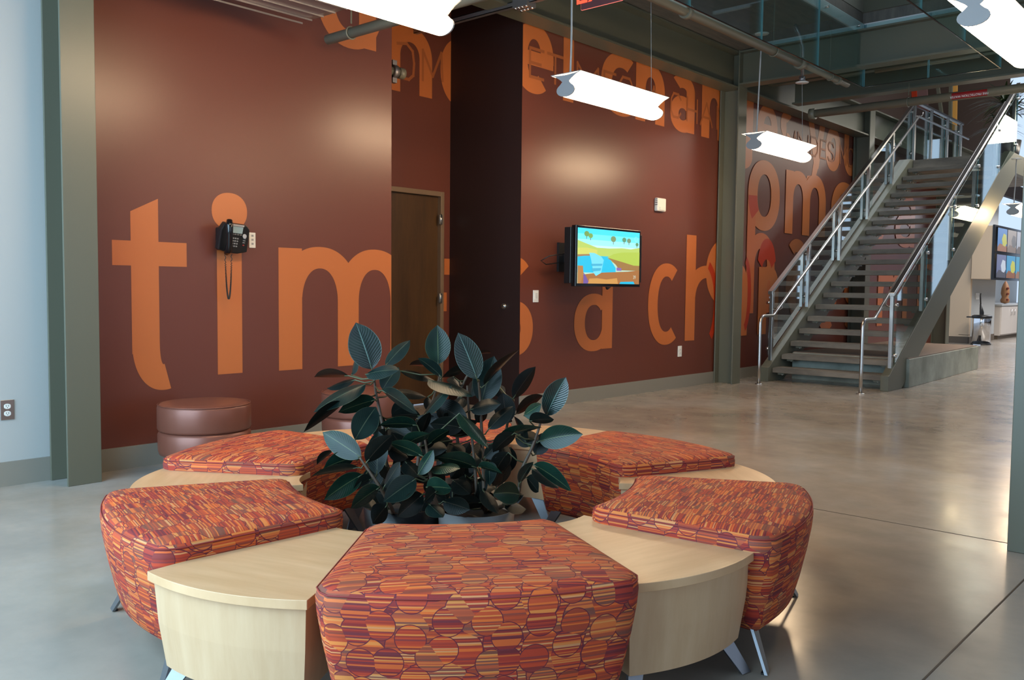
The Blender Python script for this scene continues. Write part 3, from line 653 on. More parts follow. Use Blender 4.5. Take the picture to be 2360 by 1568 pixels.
# balustrade
def rail_top(y0, y1, pts):
    mb = MB()
    for (xa, za), (xb, zb_) in zip(pts, pts[1:]): mb.prism([(xa, y0, za), (xb, y0, zb_), (xb, y0, zb_+.045), (xa, y0, za+.045)], (0, y1-y0, 0), STAINL)
    return mb
SL = .626
for side, yc, yr in (('far', 5.49, (5.465, 5.53)), ('near', 3.89, (3.85, 3.915))):
    bal = empty('balustrade', (11.5, yc, .2)); Mb = Matrix.Translation(-bal.location)
    rz = lambda x: 1.18+(x-11.45)*.615
    rt = rail_top(yr[0], yr[1], [(11.45, rz(11.45)), (17.1, rz(17.1)), (20.0 if side == 'far' else 17.3, rz(17.1) if side == 'far' else rz(17.3))]); rt.build('top_rail', bal, .004, M=Mb)
    px_ = [11.5, 12.65, 13.78, 14.9, 15.97, 17.05] + ([18.0, 19.0, 19.9] if side == 'far' else [])
    if side == 'near': px_ = [11.5, 12.62, 13.75, 14.88, 16.0, 17.1]
    yb_ = yc + (.02 if side == 'far' else -.02)
    for x in px_:
        zb0 = min(.19+(x-11.33)*.626, 3.6); zt_ = min(rz(x), rz(17.1))
        mb = MB(); mb.box((x-.03, yc-.022, zb0-.02), (x+.03, yc+.022, zt_), STAINL); po = mb.build('post', bal, .003, M=Mb)
        for zz in (zb0+.14, zt_-.14):
            mb = MB(); sgn = 1 if side == 'far' else -1
            mb.tube([(x, yc+sgn*.022, zz), (x, yc+sgn*.075, zz)], .022, STAINL, 14); mb.build('glass_button', po)
    sgn = 1 if side == 'far' else -1; yg = yc+sgn*.05
    for xa, xb in zip(px_, px_[1:]):
        fb = lambda x: min(.19+(x-11.33)*.626, 3.60)+.04; ft = lambda x: min(rz(x), rz(17.1))-.03
        mb = MB(); g0, g1 = xa+.012, xb-.012
        mb.prism([(g0, yg-.006, fb(g0)), (g1, yg-.006, fb(g1)), (g1, yg-.006, ft(g1)), (g0, yg-.006, ft(g0))], (0, .012, 0), GLASS)
        mb.box((g1-.004, yg-.0065, fb(g1)), (g1, yg+.0065, ft(g1)), GLASSE); mb.build('glass_pane', bal, M=Mb)
    # tubular handrail
    yh = 5.37 if side == 'far' else 3.99
    xb0 = 10.92 if side == 'far' else 10.80
    path = [(xb0, yh, .0)]; r = .10; zc = .90
    path += [(xb0, yh, .3), (xb0, yh, .6), (xb0, yh, zc-r)]
    for k in range(1, 7): a = PI/2*k/6; path.append((xb0+r-r*math.cos(a), yh, zc-r+r*math.sin(a)))
    path += [(xb0+.36, yh, zc), (xb0+.40, yh, zc+.01), (xb0+.43, yh, zc+.035)]
    xl = 16.9; path += [(xl, yh, zc+.035+(xl-xb0-.43)*.618)]
    if side == 'far': path += [(20.0, yh, zc+.035+(xl-xb0-.43)*.618)]
    else: path += [(17.3, yh, zc+.06+(xl-xb0-.43)*.618)]
    mb = MB(); mb.tube(path, .021, STAINL, 14); mb.lathe([(0, 0), (.05, 0), (.045, .01), (.0, .012)], (xb0, yh, 0), STAINL, 20)
    hr = mb.build('handrail', bal, M=Mb)
    for x in px_[:6]:
        zz = zc+.035+(x+.06-xb0-.43)*.618
        mb = MB(); mb.tube([(x+.06, yh, zz-.02), (x+.06, yh, zz-.07), (x+.05, yh+sgn*.03, zz-.09), (x+.02, yc-sgn*.02, zz-.09)], .008, STAINL, 8); mb.build('bracket', hr)
    tag(bal, 'stainless and glass stair balustrade with tubular handrail, '+('wall side of the staircase' if side == 'far' else 'room side of the staircase'), 'railing', 'stair balustrades')
tag(stair, 'open-riser steel staircase with grey concrete treads', 'staircase')

# upper railing seen above the opening
ur = empty('upper_railing', (11.0, 3.4, 4.95)); Mu = Matrix.Translation(-ur.location)
mb = MB(); mb.box((11.0, 2.0, 5.0), (11.012, 4.2, 5.9), GLASS); mb.build('glass_pane', ur, M=Mu)
mb = MB(); mb.box((10.98, 2.0, 4.96), (11.03, 4.2, 5.0), STAINL); mb.build('bottom_rail', ur, M=Mu)
tag(ur, 'glass railing on the upper storey at the far end of the opening', 'railing')

# potted dracaena on the landing
pl = empty('potted_palm', (18.6, 4.35, 3.59)); mb = MB(); mb.lathe([(0, 0), (.2, 0), (.26, .45), (.24, .45), (.22, .4), (0, .4)], (0, 0, 0), BLACK, 20); mb.build('pot', pl)
mb = MB(); mb.tube([(0, 0, .4), (.03, .02, .8), (0, .05, 1.15)], .03, STEMM, 8); mb.tube([(0.05, 0, .4), (-.1, -.05, .75), (-.15, -.1, .9)], .025, STEMM, 8); mb.build('stem', pl)
DRAC = mat('dracaena_leaf', srgb(52, 66, 36), .4); mb = MB()
for (cx, cy, cz, n, ln) in ((0, .05, 1.15, 60, .75), (-.15, -.1, .9, 46, .65), (.2, .2, .75, 34, .55)):
    for k in range(n):
        a = random.uniform(0, 2*PI); e = random.uniform(-.1, 1.3); L_ = ln*random.uniform(.7, 1.1); P = []
        for s_ in range(6):
            t = s_/5; P.append(Vector((cx+math.cos(a)*math.cos(e)*L_*t, cy+math.sin(a)*math.cos(e)*L_*t, cz+math.sin(e)*L_*t-.45*L_*t*t)))
        sd = Vector((-math.sin(a), math.cos(a), 0)); n0 = len(mb.v)
        for s_, p in enumerate(P): w = .022*math.sin(PI*min(1, (s_+.7)/5.7)); mb.v += [tuple(p-sd*w), tuple(p+sd*w)]
        for s_ in range(5): mb.face([n0+2*s_, n0+2*s_+1, n0+2*s_+3, n0+2*s_+2], DRAC, None, True)
mb.build('foliage', pl); tag(pl, 'spiky green potted palm on the stair landing', 'plant')

# ------------------------------------------------------------------ pipes, duct, strut
def pipe(name, pts, r, m, label, cat='pipe', hang=(), group=None, zt=4.31, coup=()):
    mb = MB(); mb.tube(pts, r, m, 16); o = mb.build(name)
    for (x, y, z) in hang:
        h = MB(); h.tube([(x, y, z+r+.03), (x, y, zt)], .006, m, 6)
        ring = [(x+math.cos(a)*(r+.006)*(abs(pts[0][1]-pts[-1][1]) > .5), y+math.cos(a)*(r+.006)*(abs(pts[0][0]-pts[-1][0]) > .5), z+math.sin(a)*(r+.006)) for a in [2*PI*k/16 for k in range(17)]]
        h.tube(ring, .006, m, 6, cap=False); h.build('hanger', o)
    for a, b_ in coup:
        c = MB(); c.tube([a, b_], r*1.35, m, 16); c.build('coupling', o)
    return tag(o, label, cat, group)
pipe('sprinkler_pipe', [(4.19, 5.63, 3.10), (4.19, 1.2, 3.10)], .038, PIPE, 'grey capped pipe hanging in front of the mural near the top left', hang=[(4.19, 5.35, 3.10)])
pipe('sprinkler_pipe', [(3.5, 4.24, 3.70), (9.40, 4.24, 3.70)], .048, PIPE, 'long pipe running under the glass panels of the ceiling opening', hang=[(6.0, 4.24, 3.7), (8.75, 4.24, 3.7)], coup=[((9.36, 4.24, 3.7), (9.44, 4.24, 3.7)), ((7.0, 4.24, 3.7), (7.06, 4.24, 3.7))])
pipe('sprinkler_pipe', [(9.42, 4.24, 3.70), (10.45, 4.24, 3.70), (10.72, 4.24, 3.70)], .036, PIPE, 'thinner pipe continuing to the cross beam near the column', hang=[(10.2, 4.24, 3.7)], coup=[((10.4, 4.24, 3.7), (10.46, 4.24, 3.7))])
o = pipe('sprinkler_pipe', [(12.0, 5.25, 3.66), (12.0, -1.5, 3.66)], .055, PIPE, 'pipe with a red label crossing in front of the stair top', hang=[(12.0, 3.95, 3.66), (12.0, 2.3, 3.66)], zt=3.9, coup=[((12.0, 5.25, 3.66), (12.0, 5.17, 3.66))])
mb = MB(); RL = mat('red_label', srgb(150, 24, 24), .5)
for k in range(8):
    a0 = PI-.9+k*1.5/8+.3; a1 = a0+1.5/8
    f_ = lambda a, y: (12.0+math.cos(a)*.0565, y, 3.66+math.sin(a)*.0565)
    mb.poly([f_(a0, 3.42), f_(a0, 3.02), f_(a1, 3.02), f_(a1, 3.42)], RL)
lb = mb.build('label', o)
WT = mat('white_lettering', (.8, .8, .8), .5)
# lettering reads upside down from the room
Mt = Matrix.Translation((11.94, 3.22, 3.64)) @ Matrix.Rotation(PI/2, 4, 'Z').inverted() @ Matrix.Rotation(PI/2+.25, 4, 'X') @ Matrix.Rotation(PI, 4, 'Z')
text('FIRE PROTECTION WATER', 'lettering', .036, WT, lb, Mt)
pipe('sprinkler_pipe', [(11.5, 4.2, 4.0), (11.5, 3.0, 4.0)], .03, PIPE, 'short branch pipe behind the hanging glass', zt=4.3)
# elbow fitting in the recess
q = at_y(906, 165, 6.3); mb = MB(); mb.tube([(5.041, 6.3, q[2]), (q[0]+.07, 6.3, q[2])], .04, PIPE, 14); ft = mb.build('pipe_fitting')
mb = MB(); mb.tube([(q[0]-.02, 6.3, q[2]), (q[0]+.03, 6.3, q[2])], .062, GALV, 14); mb.box((q[0]-.02, 6.28, q[2]-.10), (q[0]+.03, 6.32, q[2]+.10), GALV); mb.build('coupling', ft)
mb = MB(); mb.tube([(q[0]+.06, 6.3, q[2]), (q[0]+.12, 6.3, q[2])], .05, PIPE, 14); mb.build('cap', ft)
tag(ft, 'capped pipe end with a bolted coupling in the door recess', 'pipe fitting')
mb = MB()
for dz in (0, .04): mb.box((6.19, 2.5, 3.80+dz), (6.24, 6.9, 3.806+dz), GALV)
mb.box((6.19, 2.5, 3.80), (6.194, 6.9, 3.846), GALV); sc = mb.build('strut_channel')
mb = MB(); mb.box((6.15, 5.35, 3.77), (6.28, 5.52, 3.87), GALV)
for y in (5.37, 5.42, 5.46, 5.5): mb.tube([(6.17, y, 3.76), (6.17, y, 3.78)], .012, CHROME, 8); mb.tube([(6.25, y, 3.76), (6.25, y, 3.78)], .012, CHROME, 8)
mb.build('splice', sc); tag(sc, 'metal strut channel with bolted splice at the ceiling above the recess', 'strut')
# flat oval duct
mb = MB(); DU = mat('duct_metal', (.24, .21, .22), .35, .7); prof = []
for k in range(24):
    a = 2*PI*k/24; yy = 5.02+math.copysign(abs(math.cos(a))**.6, math.cos(a))*.34; zz = 3.20+math.copysign(abs(math.sin(a))**.75, math.sin(a))*.14; prof.append((yy, zz))
n0 = len(mb.v); NXd = 24
for i in range(NXd+1):
    x = 2.2+(3.74-2.2)*i/NXd; s_ = 1.0 if i < NXd else .97
    for (yy, zz) in prof: mb.v.append((x, 5.02+(yy-5.02)*s_, 3.20+(zz-3.20)*s_))
for i in range(NXd):
    for k in range(24): j = (k+1) % 24; mb.face([n0+i*24+k, n0+i*24+j, n0+(i+1)*24+j, n0+(i+1)*24+k], DU, None, True)
e_ = n0+NXd*24; mb.face([e_+k for k in range(24)], DU); mb.face([n0+k for k in range(24)][::-1], DU)
du = mb.build('air_duct')
for yy in (4.80, 4.93, 5.06, 5.19, 5.30):
    mb = MB(); mb.box((2.2, yy, 3.053), (3.73, yy+.006, 3.064), GALV); mb.build('seam', du)
tag(du, 'flat grey metal air duct at the top left in front of the mural', 'duct')

# ------------------------------------------------------------------ pendant lights
LIT = emit('lit_diffuser', (1.0, .72, .44), 33.0)
CORD = mat('grey_cord', srgb(170, 170, 168), .5)
def pendant(loc, ln, rose, rose2, label, sup=True):
    r = empty('pendant_light', loc); pr = []
    for k in range(17): a = math.radians(130+k*280/16); pr.append((.082*math.cos(a), .048*math.sin(a)))      # lower lobe, left neck round to right neck
    right = [(.03, .058), (.05, .075), (.09, .10), (.138, .118)]; left = [(-.138, .118), (-.09, .10), (-.05, .075), (-.03, .058)]
    prof = pr + right + [(.06, .108), (0, .104), (-.06, .108)] + left
    def body(mb, x0, x1, m, s_=1.0):
        s_ *= 1.06
        mb.prism([(x0, y*s_, z*s_) for y, z in prof], (x1-x0, 0, 0), m, cap=True)
    mb = MB(); body(mb, .012, ln-.012, LIT); mb.build('diffuser', r)
    for a, b_ in ((0, .011), (ln-.011, ln)):
        mb = MB(); body(mb, a, b_, GREYP, 1.015); mb.build('end_cap', r)
    mb = MB(); mb.box((.0, -.147, .1255), (ln, .147, .130), GREYP); mb.box((.02, -.05, .110), (ln-.02, .05, .1255), GREYP); mb.build('reflector_spine', r)
    L0 = Vector(loc)
    for (rx, ry, rz_, xe, rad) in ((*rose, .06, .008), (*rose2, ln-.06, .0022)):
        mb = MB(); a = Vector((xe, 0, .12)); b_ = Vector((rx, ry, rz_))-L0
        pts = [a]; 
        for k in range(1, 9):
            t = k/8; wob = (.012*math.sin(t*9) if rad > .005 else 0); pts.append(a.lerp(b_, t)+Vector((wob, wob*.5, 0)))
        mb.tube(pts, rad, CORD, 8); mb.build('cord' if rad > .005 else 'wire', r)
        mb = MB(); mb.lathe([(0, 0), (.07, 0), (.075, .008), (.02, .02), (0, .02)], tuple(b_), WHITEP, 24)
        if rad < .005 and rz_ < 4.2:
            mb.lathe([(.035, .02), (.035, .07), (0, .07)], tuple(b_), GALV, 16); mb.tube([b_+Vector((0, 0, .07)), b_+Vector((0, 0, .4)), b_+Vector((-.05, .03, .55)), b_+Vector((-.12, .05, .64))], .018, GALV, 10)
        mb.build('ceiling_rose', r)
    tag(r, label, 'pendant light', 'glowing tube pendant lights'); return r
q = at_z(1303, 207, 2.78); pendant(tuple(q), 1.27, (q[0]+.08, q[1], 4.31), (q[0]+1.15, q[1], 4.31), 'glowing white pendant light hanging in front of the television wall')
q = at_z(1737, 333, 2.78); pendant(tuple(q), 1.27, (q[0]+.12, q[1], 3.95), (q[0]+1.15, q[1], 3.62), 'glowing white pendant light hanging left of the staircase, farther one')
pendant((2.52, 3.95, 2.80), 1.27, (2.7, 3.95, 4.31), (3.7, 3.95, 4.31), 'glowing pendant light cut off by the top edge, above the mural')
q = at_z(2243, 38, 2.80); pendant(tuple(q), 1.27, (q[0]+.1, q[1], 4.31), (q[0]+1.15, q[1], 4.31), 'largest glowing pendant light, in the top right corner')
q = at_y(2350, 492, 4.4)
pendant((at_x(2334, 488, 15.2)[0], at_x(2334, 488, 15.2)[1], at_x(2334, 488, 15.2)[2]), 1.16, (15.3, at_x(2334, 488, 15.2)[1], 3.26), (16.3, at_x(2334, 488, 15.2)[1], 3.26), 'small distant pendant light at the right edge above the screens')

# exit sign
ex = empty('exit_sign', (5.1, 3.93, 3.20))
RED = emit('red_letters', (1, .06, .02), 2.2)
mb = MB(); P = []
def rr(y0, y1, z0, z1, r):
    out = []
    for cy, cz, a0 in ((y0+r, z0+r, 180), (y1-r, z0+r, 270), (y1-r, z1-r, 0), (y0+r, z1-r, 90)):
        for k in range(5): a = math.radians(a0+k*22.5); out.append((cy+r*math.cos(a), cz+r*math.sin(a)))
    return out
SP = mat('sign_panel', srgb(96, 60, 62), .15); 
mb.prism([(0, -y, z) for y, z in rr(0, .36, 0, .24, .012)], (.008, 0, 0), SP); pn = mb.build('panel', ex)
mb = MB(); pts = [(.004, -y, z) for y, z in rr(0, .36, 0, .24, .012)]; mb.tube(pts+[pts[0]], .0035, emit('red_edge', (1, .2, .15), 1.0), 6, cap=False); mb.build('glowing_edge', ex)
text('EXIT', 'lettering', .235, RED, ex, Matrix.Translation((-.003, -.19, .115)) @ Matrix.Rotation(-PI/2, 4, 'Z') @ Matrix.Rotation(PI/2, 4, 'X'), .001)
mb = MB(); mb.box((-.02, -.34, .24), (.03, -.02, .30), WHITEP); mb.tube([(.005, -.18, .30), (.005, -.18, 1.1)], .012, WHITEP, 10); mb.build('housing', ex)
tag(ex, 'red edge-lit exit sign hanging at the top of the view', 'exit sign')

# ------------------------------------------------------------------ television
TY = 5.42
tl = at_y(1328, 518, TY); br = at_y(1472, 662, TY); W = br[0]-tl[0]+.02; H = tl[2]-br[2]
tv = empty('television', (tl[0], TY, br[2]))
mb = MB(); mb.box((0, .0, 0), (W, .055, H), BLACKG); mb.box((.05, .055, .05), (W-.05, .11, H-.05), BLACK); mb.build('housing', tv, .004)
mb = MB(); mb.box((-.02, .05, .03), (.10, .13, H-.02), BLACK); mb.build('speaker', tv, .004)
mb = MB(); mb.box((W-.03, .05, .05), (W+.10, .10, H-.04), BLACK); mb.build('speaker', tv, .004)
mb = MB(); mb.box((W*.3, .10, H*.3), (W*.7, .14, H*.7), BLACK); mb.box((W*.32, .14, H*.42), (W*.38, WY-TY-.02, H*.56), BLACK); mb.box((W*.25, WY-TY-.03, H*.25), (W*.55, WY-TY-.001, H*.75), BLACK)
pth = [(W*.1, .2, H*.55), (W*-.02, .32, H*.5), (-.08, .38, H*.42), (-.02, .36, H*.36), (W*.2, .40, H*.4)]; mb.tube(pth, .006, BLACK, 8); mb.build('wall_bracket', tv)
mb = MB(); mb.prism([(W*.46, -.004, -.002), (W*.53, -.004, -.002), (W*.48, -.004, -.03)], (0, .02, 0), BLACK); mb.build('sensor', tv)
e2 = lambda n, c, s=1.0: emit(n, srgb(*c), s)
mb = MB(); w0, w1, h0, h1 = .025, W-.022, .03, H-.025
def sp2(pts, m, lay):   # 0..1 screen coordinates
    mb.poly([(w0+(w1-w0)*x, -.0015-lay*.0004, h0+(h1-h0)*y) for x, y in pts], m)
def circ(cx, cy, rx, ry, m, lay, n=20): sp2([(cx+rx*math.cos(2*PI*k/n), cy+ry*math.sin(2*PI*k/n)) for k in range(n)], m, lay)
for i, c in enumerate(((60, 225, 255), (110, 235, 255), (160, 240, 252), (200, 244, 248))):
    sp2([(0, 1-.10*(i+1)), (1, 1-.10*(i+1)), (1, 1-.10*i), (0, 1-.10*i)], e2('sky%d' % i, c, 1.15), 0)
sp2([(0, .0), (1, .0), (1, .62), (0, .62)], e2('haze', (196, 236, 214)), 0)
sp2([(0, .5), (0, .78), (.12, .73), (.3, .66), (.5, .66), (.7, .68), (.85, .67), (1, .71), (1, .4), (0, .4)], e2('hill', (196, 222, 110)), 1)
sp2([(0, .64), (.15, .65), (.3, .62), (.3, .5), (0, .5)], e2('field', (222, 226, 112)), 2)
sp2([(0, .49), (.2, .51), (.5, .51), (.52, .44), (.6, .3), (.6, .2), (0, .2)], e2('lake', (20, 196, 236), 1.1), 3)
sp2([(0, .52), (.22, .54), (.22, .51), (.1, .5), (0, .48)], e2('shore', (170, 130, 90)), 4)
sp2([(.46, .48), (.52, .44), (.6, .36), (.66, .26), (1, .26), (1, .45), (.75, .44), (.6, .47)], e2('bank', (168, 126, 70)), 5)
sp2([(.46, .49), (.56, .56), (.7, .6), (1, .62), (1, .36), (.9, .36), (.7, .42), (.56, .46)], e2('meadow', (188, 214, 84)), 6)
sp2([(.05, 0), (.08, .16), (.3, .2), (.55, .22), (.8, .24), (1, .27), (1, 0)], e2('dock', (176, 116, 62)), 7)
sp2([(.16, 0), (.18, .09), (.3, .1), (.45, .08), (.62, .11), (.64, 0)], e2('dock_light', (218, 160, 84)), 8)
sp2([(0, 0), (0, .32), (.08, .32), (.09, .18), (.05, 0)], e2('pile', (188, 132, 74)), 9); sp2([(.09, 0), (.09, .2), (.13, .13), (.17, .03), (.15, 0)], e2('violet', (120, 92, 170)), 9)
sp2([(.66, .0), (.68, .04), (.9, .05), (.92, 0)], e2('lake2', (20, 196, 236)), 10); sp2([(.61, .25), (.61, .31), (.69, .30), (.69, .25)], e2('violet2', (140, 110, 190)), 10)
for (cx, cy, s_, c) in ((.13, .90, .045, (120, 170, 90)), (.19, .87, .04, (130, 180, 90)), (.55, .84, .05, (130, 160, 110)), (.73, .84, .04, (96, 160, 120)), (.81, .83, .04, (120, 160, 120)), (.95, .77, .03, (100, 160, 110))):
    sp2([(cx-.004, cy-s_*2.0), (cx+.004, cy-s_*2.0), (cx+.004, cy), (cx-.004, cy)], e2('trunk', (110, 90, 60)), 11); circ(cx, cy, s_*.85, s_*1.1, e2('tree%d' % int(cx*100), c), 12)
ICE = e2('ice', (120, 224, 246), 1.1); sp2([(.17, .56), (.2, .44), (.24, .2), (.28, .14), (.36, .2), (.4, .44), (.36, .5), (.25, .56)], ICE, 13)
sp2([(.2, .36), (.21, .32), (.37, .33), (.38, .37)], e2('ice2', (70, 190, 226)), 14); sp2([(.21, .28), (.22, .22), (.35, .24), (.36, .29)], e2('ice3', (70, 190, 226)), 14)
mb.build('screen_picture', tv)
text('39', 'lettering', .052, e2('pale_digits', (210, 214, 190)), tv, Matrix.Translation((w0+(w1-w0)*.91, -.009, h0+(h1-h0)*.13)) @ Matrix.Rotation(PI/2, 4, 'X'), .0003)
mb = MB(); cc = (w0+(w1-w0)*.93, h0+(h1-h0)*.87); mb.tube([(cc[0]+.024*math.cos(2*PI*k/20), -.008, cc[1]+.026*math.sin(2*PI*k/20)) for k in range(21)], .0014, e2('pale_ring', (190, 246, 250)), 5, cap=False); mb.build('channel_mark', tv)
tag(tv, 'black wall-mounted television showing a bright cartoon lake scene', 'television')

# ------------------------------------------------------------------ small wall things
def wallbox(name, x0, y0, x1, y1, th, m, bevel=.003, Y=WY):
    a, b_ = at_y(x0, y0, Y), at_y(x1, y1, Y); mb = MB(); mb.box((a[0], Y-th, b_[2]), (b_[0], Y-.0005, a[2]), m); return mb.build(name, None, bevel), a, b_
o, a, b_ = wallbox('strobe_alarm', 1508, 456, 1527, 489, .05, WHITEP, .012)
mb = MB(); mb.box((a[0]+.04, WY-.058, b_[2]+.015), (b_[0]-.04, WY-.05, b_[2]+.05), mat('clear_lens', (.8, .8, .75), .1)); mb.build('lens', o)
for k in range(4):
    mb = MB(); mb.box((a[0]-.0015, WY-.045, b_[2]+.07+k*.022), (a[0], WY-.01, b_[2]+.078+k*.022), BLACK); mb.build('slot', o)
tag(o, 'white wall alarm on the mural above right of the television', 'alarm')
o, a, b_ = wallbox('light_switch', 1228, 669, 1240, 697, .008, WHITEP)
mb = MB(); mb.box((a[0]+.02, WY-.014, b_[2]+.03), (b_[0]-.02, WY-.008, a[2]-.03), WHITEP)
for k in range(4): mb.box((a[0]+.025, WY-.0155, b_[2]+.045+k*.014), (b_[0]-.025, WY-.014, b_[2]+.049+k*.014), GREYP)
mb.build('button_panel', o); tag(o, 'white wall control plate left of the television on the orange letter edge', 'switch')
def outlet(name, cx, cz, w, h, mp, label):
    mb = MB(); mb.box((cx-w/2, WY-.007, cz-h/2), (cx+w/2, WY-.0005, cz+h/2), mp); o = mb.build(name, None, .002)
    for dz in (-.022, .022):
        m2 = MB(); pts = [(cx+.018*math.copysign(min(1, abs(1.15*math.cos(a))), math.cos(a)), WY-.0105, cz+dz+.016*math.sin(a)) for a in [2*PI*k/20 for k in range(20)]]
        m2.prism(pts, (0, .004, 0), WHITEP)
        for dx in (-.007, .006): m2.box((cx+dx-.0012, WY-.0112, cz+dz-.002), (cx+dx+.0012, WY-.0104, cz+dz+.008), BLACK)
        m2.tube([(cx, WY-.0112, cz+dz-.008), (cx, WY-.0104, cz+dz-.008)], .0025, BLACK, 8); m2.build('socket', o)
    tag(o, label, 'outlet'); return o
q = at_y(16, 945, WY); outlet('power_outlet', q[0], q[2], .078, .122, STAINL, 'steel power outlet plate low on the white wall at far left')
q = at_y(1566, 810, WY); outlet('power_outlet', q[0], q[2], .09, .135, WHITEP, 'power outlet low on the mural below the letters c and h')
q = at_y(1569, 810, WY)
o, a, b_ = wallbox('data_plate', 573, 536, 588, 572, .008, WHITEP)
mb = MB(); cx = (a[0]+b_[0])/2
for dz in (.03, .06, .09): mb.box((cx-.008, WY-.0105, b_[2]+dz-.007), (cx+.008, WY-.008, b_[2]+dz+.007), GREYP)
mb.build('jack', o); tag(o, 'white data jack plate partly behind the wall phone', 'wall plate')

# wall phone (body built facing -Y, tilted)
pc = at_y(540, 547, 5.80); ph_ = empty('telephone', (pc[0], WY-.001, pc[2]))
Tp = Matrix.Translation((0, -.085, 0)) @ Matrix.Rotation(math.radians(14), 4, 'X') @ Matrix.Rotation(math.radians(4), 4, 'Y')
mb = MB(); mb.box((-.10, -.05, -.085), (.08, 0, .07), BLACK); mb.build('wall_mount', ph_, .01)
out = [(-.12, -.10), (-.04, -.115), (.04, -.115), (.115, -.095), (.105, .07), (.07, .10), (-.10, .10), (-.125, .05)]
mb = MB(); mb.prism([tuple(Tp @ Vector((x, -.022, z))) for x, z in out], Tp.to_3x3() @ Vector((0, .05, 0)), BLACK); mb.build('body', ph_, .008)
def onp(mb_, x0, x1, z0, z1, d, m): mb_.box((x0, -.022-d, z0), (x1, -.02, z1), m, T=Tp)
mb = MB(); onp(mb, -.045, .05, .085, .098, .004, mat('silver_strip', (.6, .6, .6), .3, .6)); onp(mb, -.04, .045, .035, .082, .003, mat('lcd', srgb(150, 172, 176), .2)); mb.build('display', ph_)
def key(*a):
    mb = MB(); onp(mb, *a); mb.build('key', ph_)
for k in range(4): key(-.04+k*.022, -.024+k*.022, .022, .030, .005, STAINL)
for i in range(3):
    for j_ in range(4): key(-.025+i*.018, -.014+i*.018, -.065+j_*.019, -.056+j_*.019, .005, GREYP)
for k in range(3): key(.062, .08, -.03+k*.015, -.025+k*.015, .005, GREYP)
key(.066, .078, -.05, -.042, .005, emit('red_key', (.8, .05, .03), .3))
mb = MB(); a = Tp @ Vector((.065, -.025, .02)); mb.tube([a, a+Vector((0, -.006, 0))], .016, STAINL, 16); mb.build('navigation_key', ph_)
mb = MB(); hp = [Tp @ Vector(v) for v in ((-.095, -.055, .125), (-.10, -.075, .09), (-.09, -.085, .03), (-.078, -.085, -.03), (-.07, -.075, -.085), (-.068, -.05, -.115))]
mb.tube(hp, [.020, .027, .022, .021, .026, .018], BLACKG, 14)
hs = mb.build('handset', ph_)
mb = MB(); cpts = []
for k in range(61):
    t = k/60; x = -.065+.05*t + (0 if t < .5 else 0); z = -.115-.33*math.sin(PI*t)**.55; cpts.append(Vector((x+.0, -.075, z)))
fine = []
for i in range(len(cpts)-1):
    for s_ in range(8):
        t = s_/8; p = cpts[i].lerp(cpts[i+1], t); a = (i*8+s_)*PI/2.2; fine.append(p+Vector((math.cos(a)*.004, math.sin(a)*.004, 0)))
mb.tube(fine, .0028, BLACK, 5); mb.build('coiled_cord', ph_)
tag(ph_, 'black desk telephone mounted on the mural with its cord hanging', 'telephone')

# ------------------------------------------------------------------ wedge seats and tables
def outline(wi, wo, Lr, so_, si, rc, n=10):    # points (u tangential, v radial), counter-clockwise
    P = []
    def seg(a, b_, k=12): return [(a[0]+(b_[0]-a[0])*i/k, a[1]+(b_[1]-a[1])*i/k) for i in range(k)]
    vi, vo = -Lr/2, Lr/2
    raw = []
    for (u, v) in seg((wi, vi), (wo, vo)): raw.append((u, v))
    for (u, v) in seg((wo, vo), (-wo, vo), 20): t = u/wo; raw.append((u, v+so_*(1-t*t)))
    for (u, v) in seg((-wo, vo), (-wi, vi)): raw.append((u, v))
    for (u, v) in seg((-wi, vi), (wi, vi), 16): t = u/wi; raw.append((u, v+si*(1-t*t)))
    # corner rounding by local averaging near the corners
    if rc:
        corners = [(wi, vi), (wo, vo), (-wo, vo), (-wi, vi)]
        for _ in range(6):
            new = []
            for i, (u, v) in enumerate(raw):
                dmin = min(math.hypot(u-c[0], v-c[1]) for c in corners); f_ = .5*max(0, 1-dmin/rc)
                a, b_ = raw[i-1], raw[(i+1) % len(raw)]; new.append((u*(1-f_)+(a[0]+b_[0])/2*f_, v*(1-f_)+(a[1]+b_[1])/2*f_))
            raw = new
    return raw
def inset(raw, d):
    n = len(raw); out = []
    for i in range(n):
        a, b_ = Vector(raw[i-1]), Vector(raw[(i+1) % n]); t = (b_-a)
        if t.length < 1e-6: out.append(raw[i]); continue
        t.normalize(); nn = Vector((-t.y, t.x)); out.append((raw[i][0]+nn.x*d, raw[i][1]+nn.y*d))
    return out
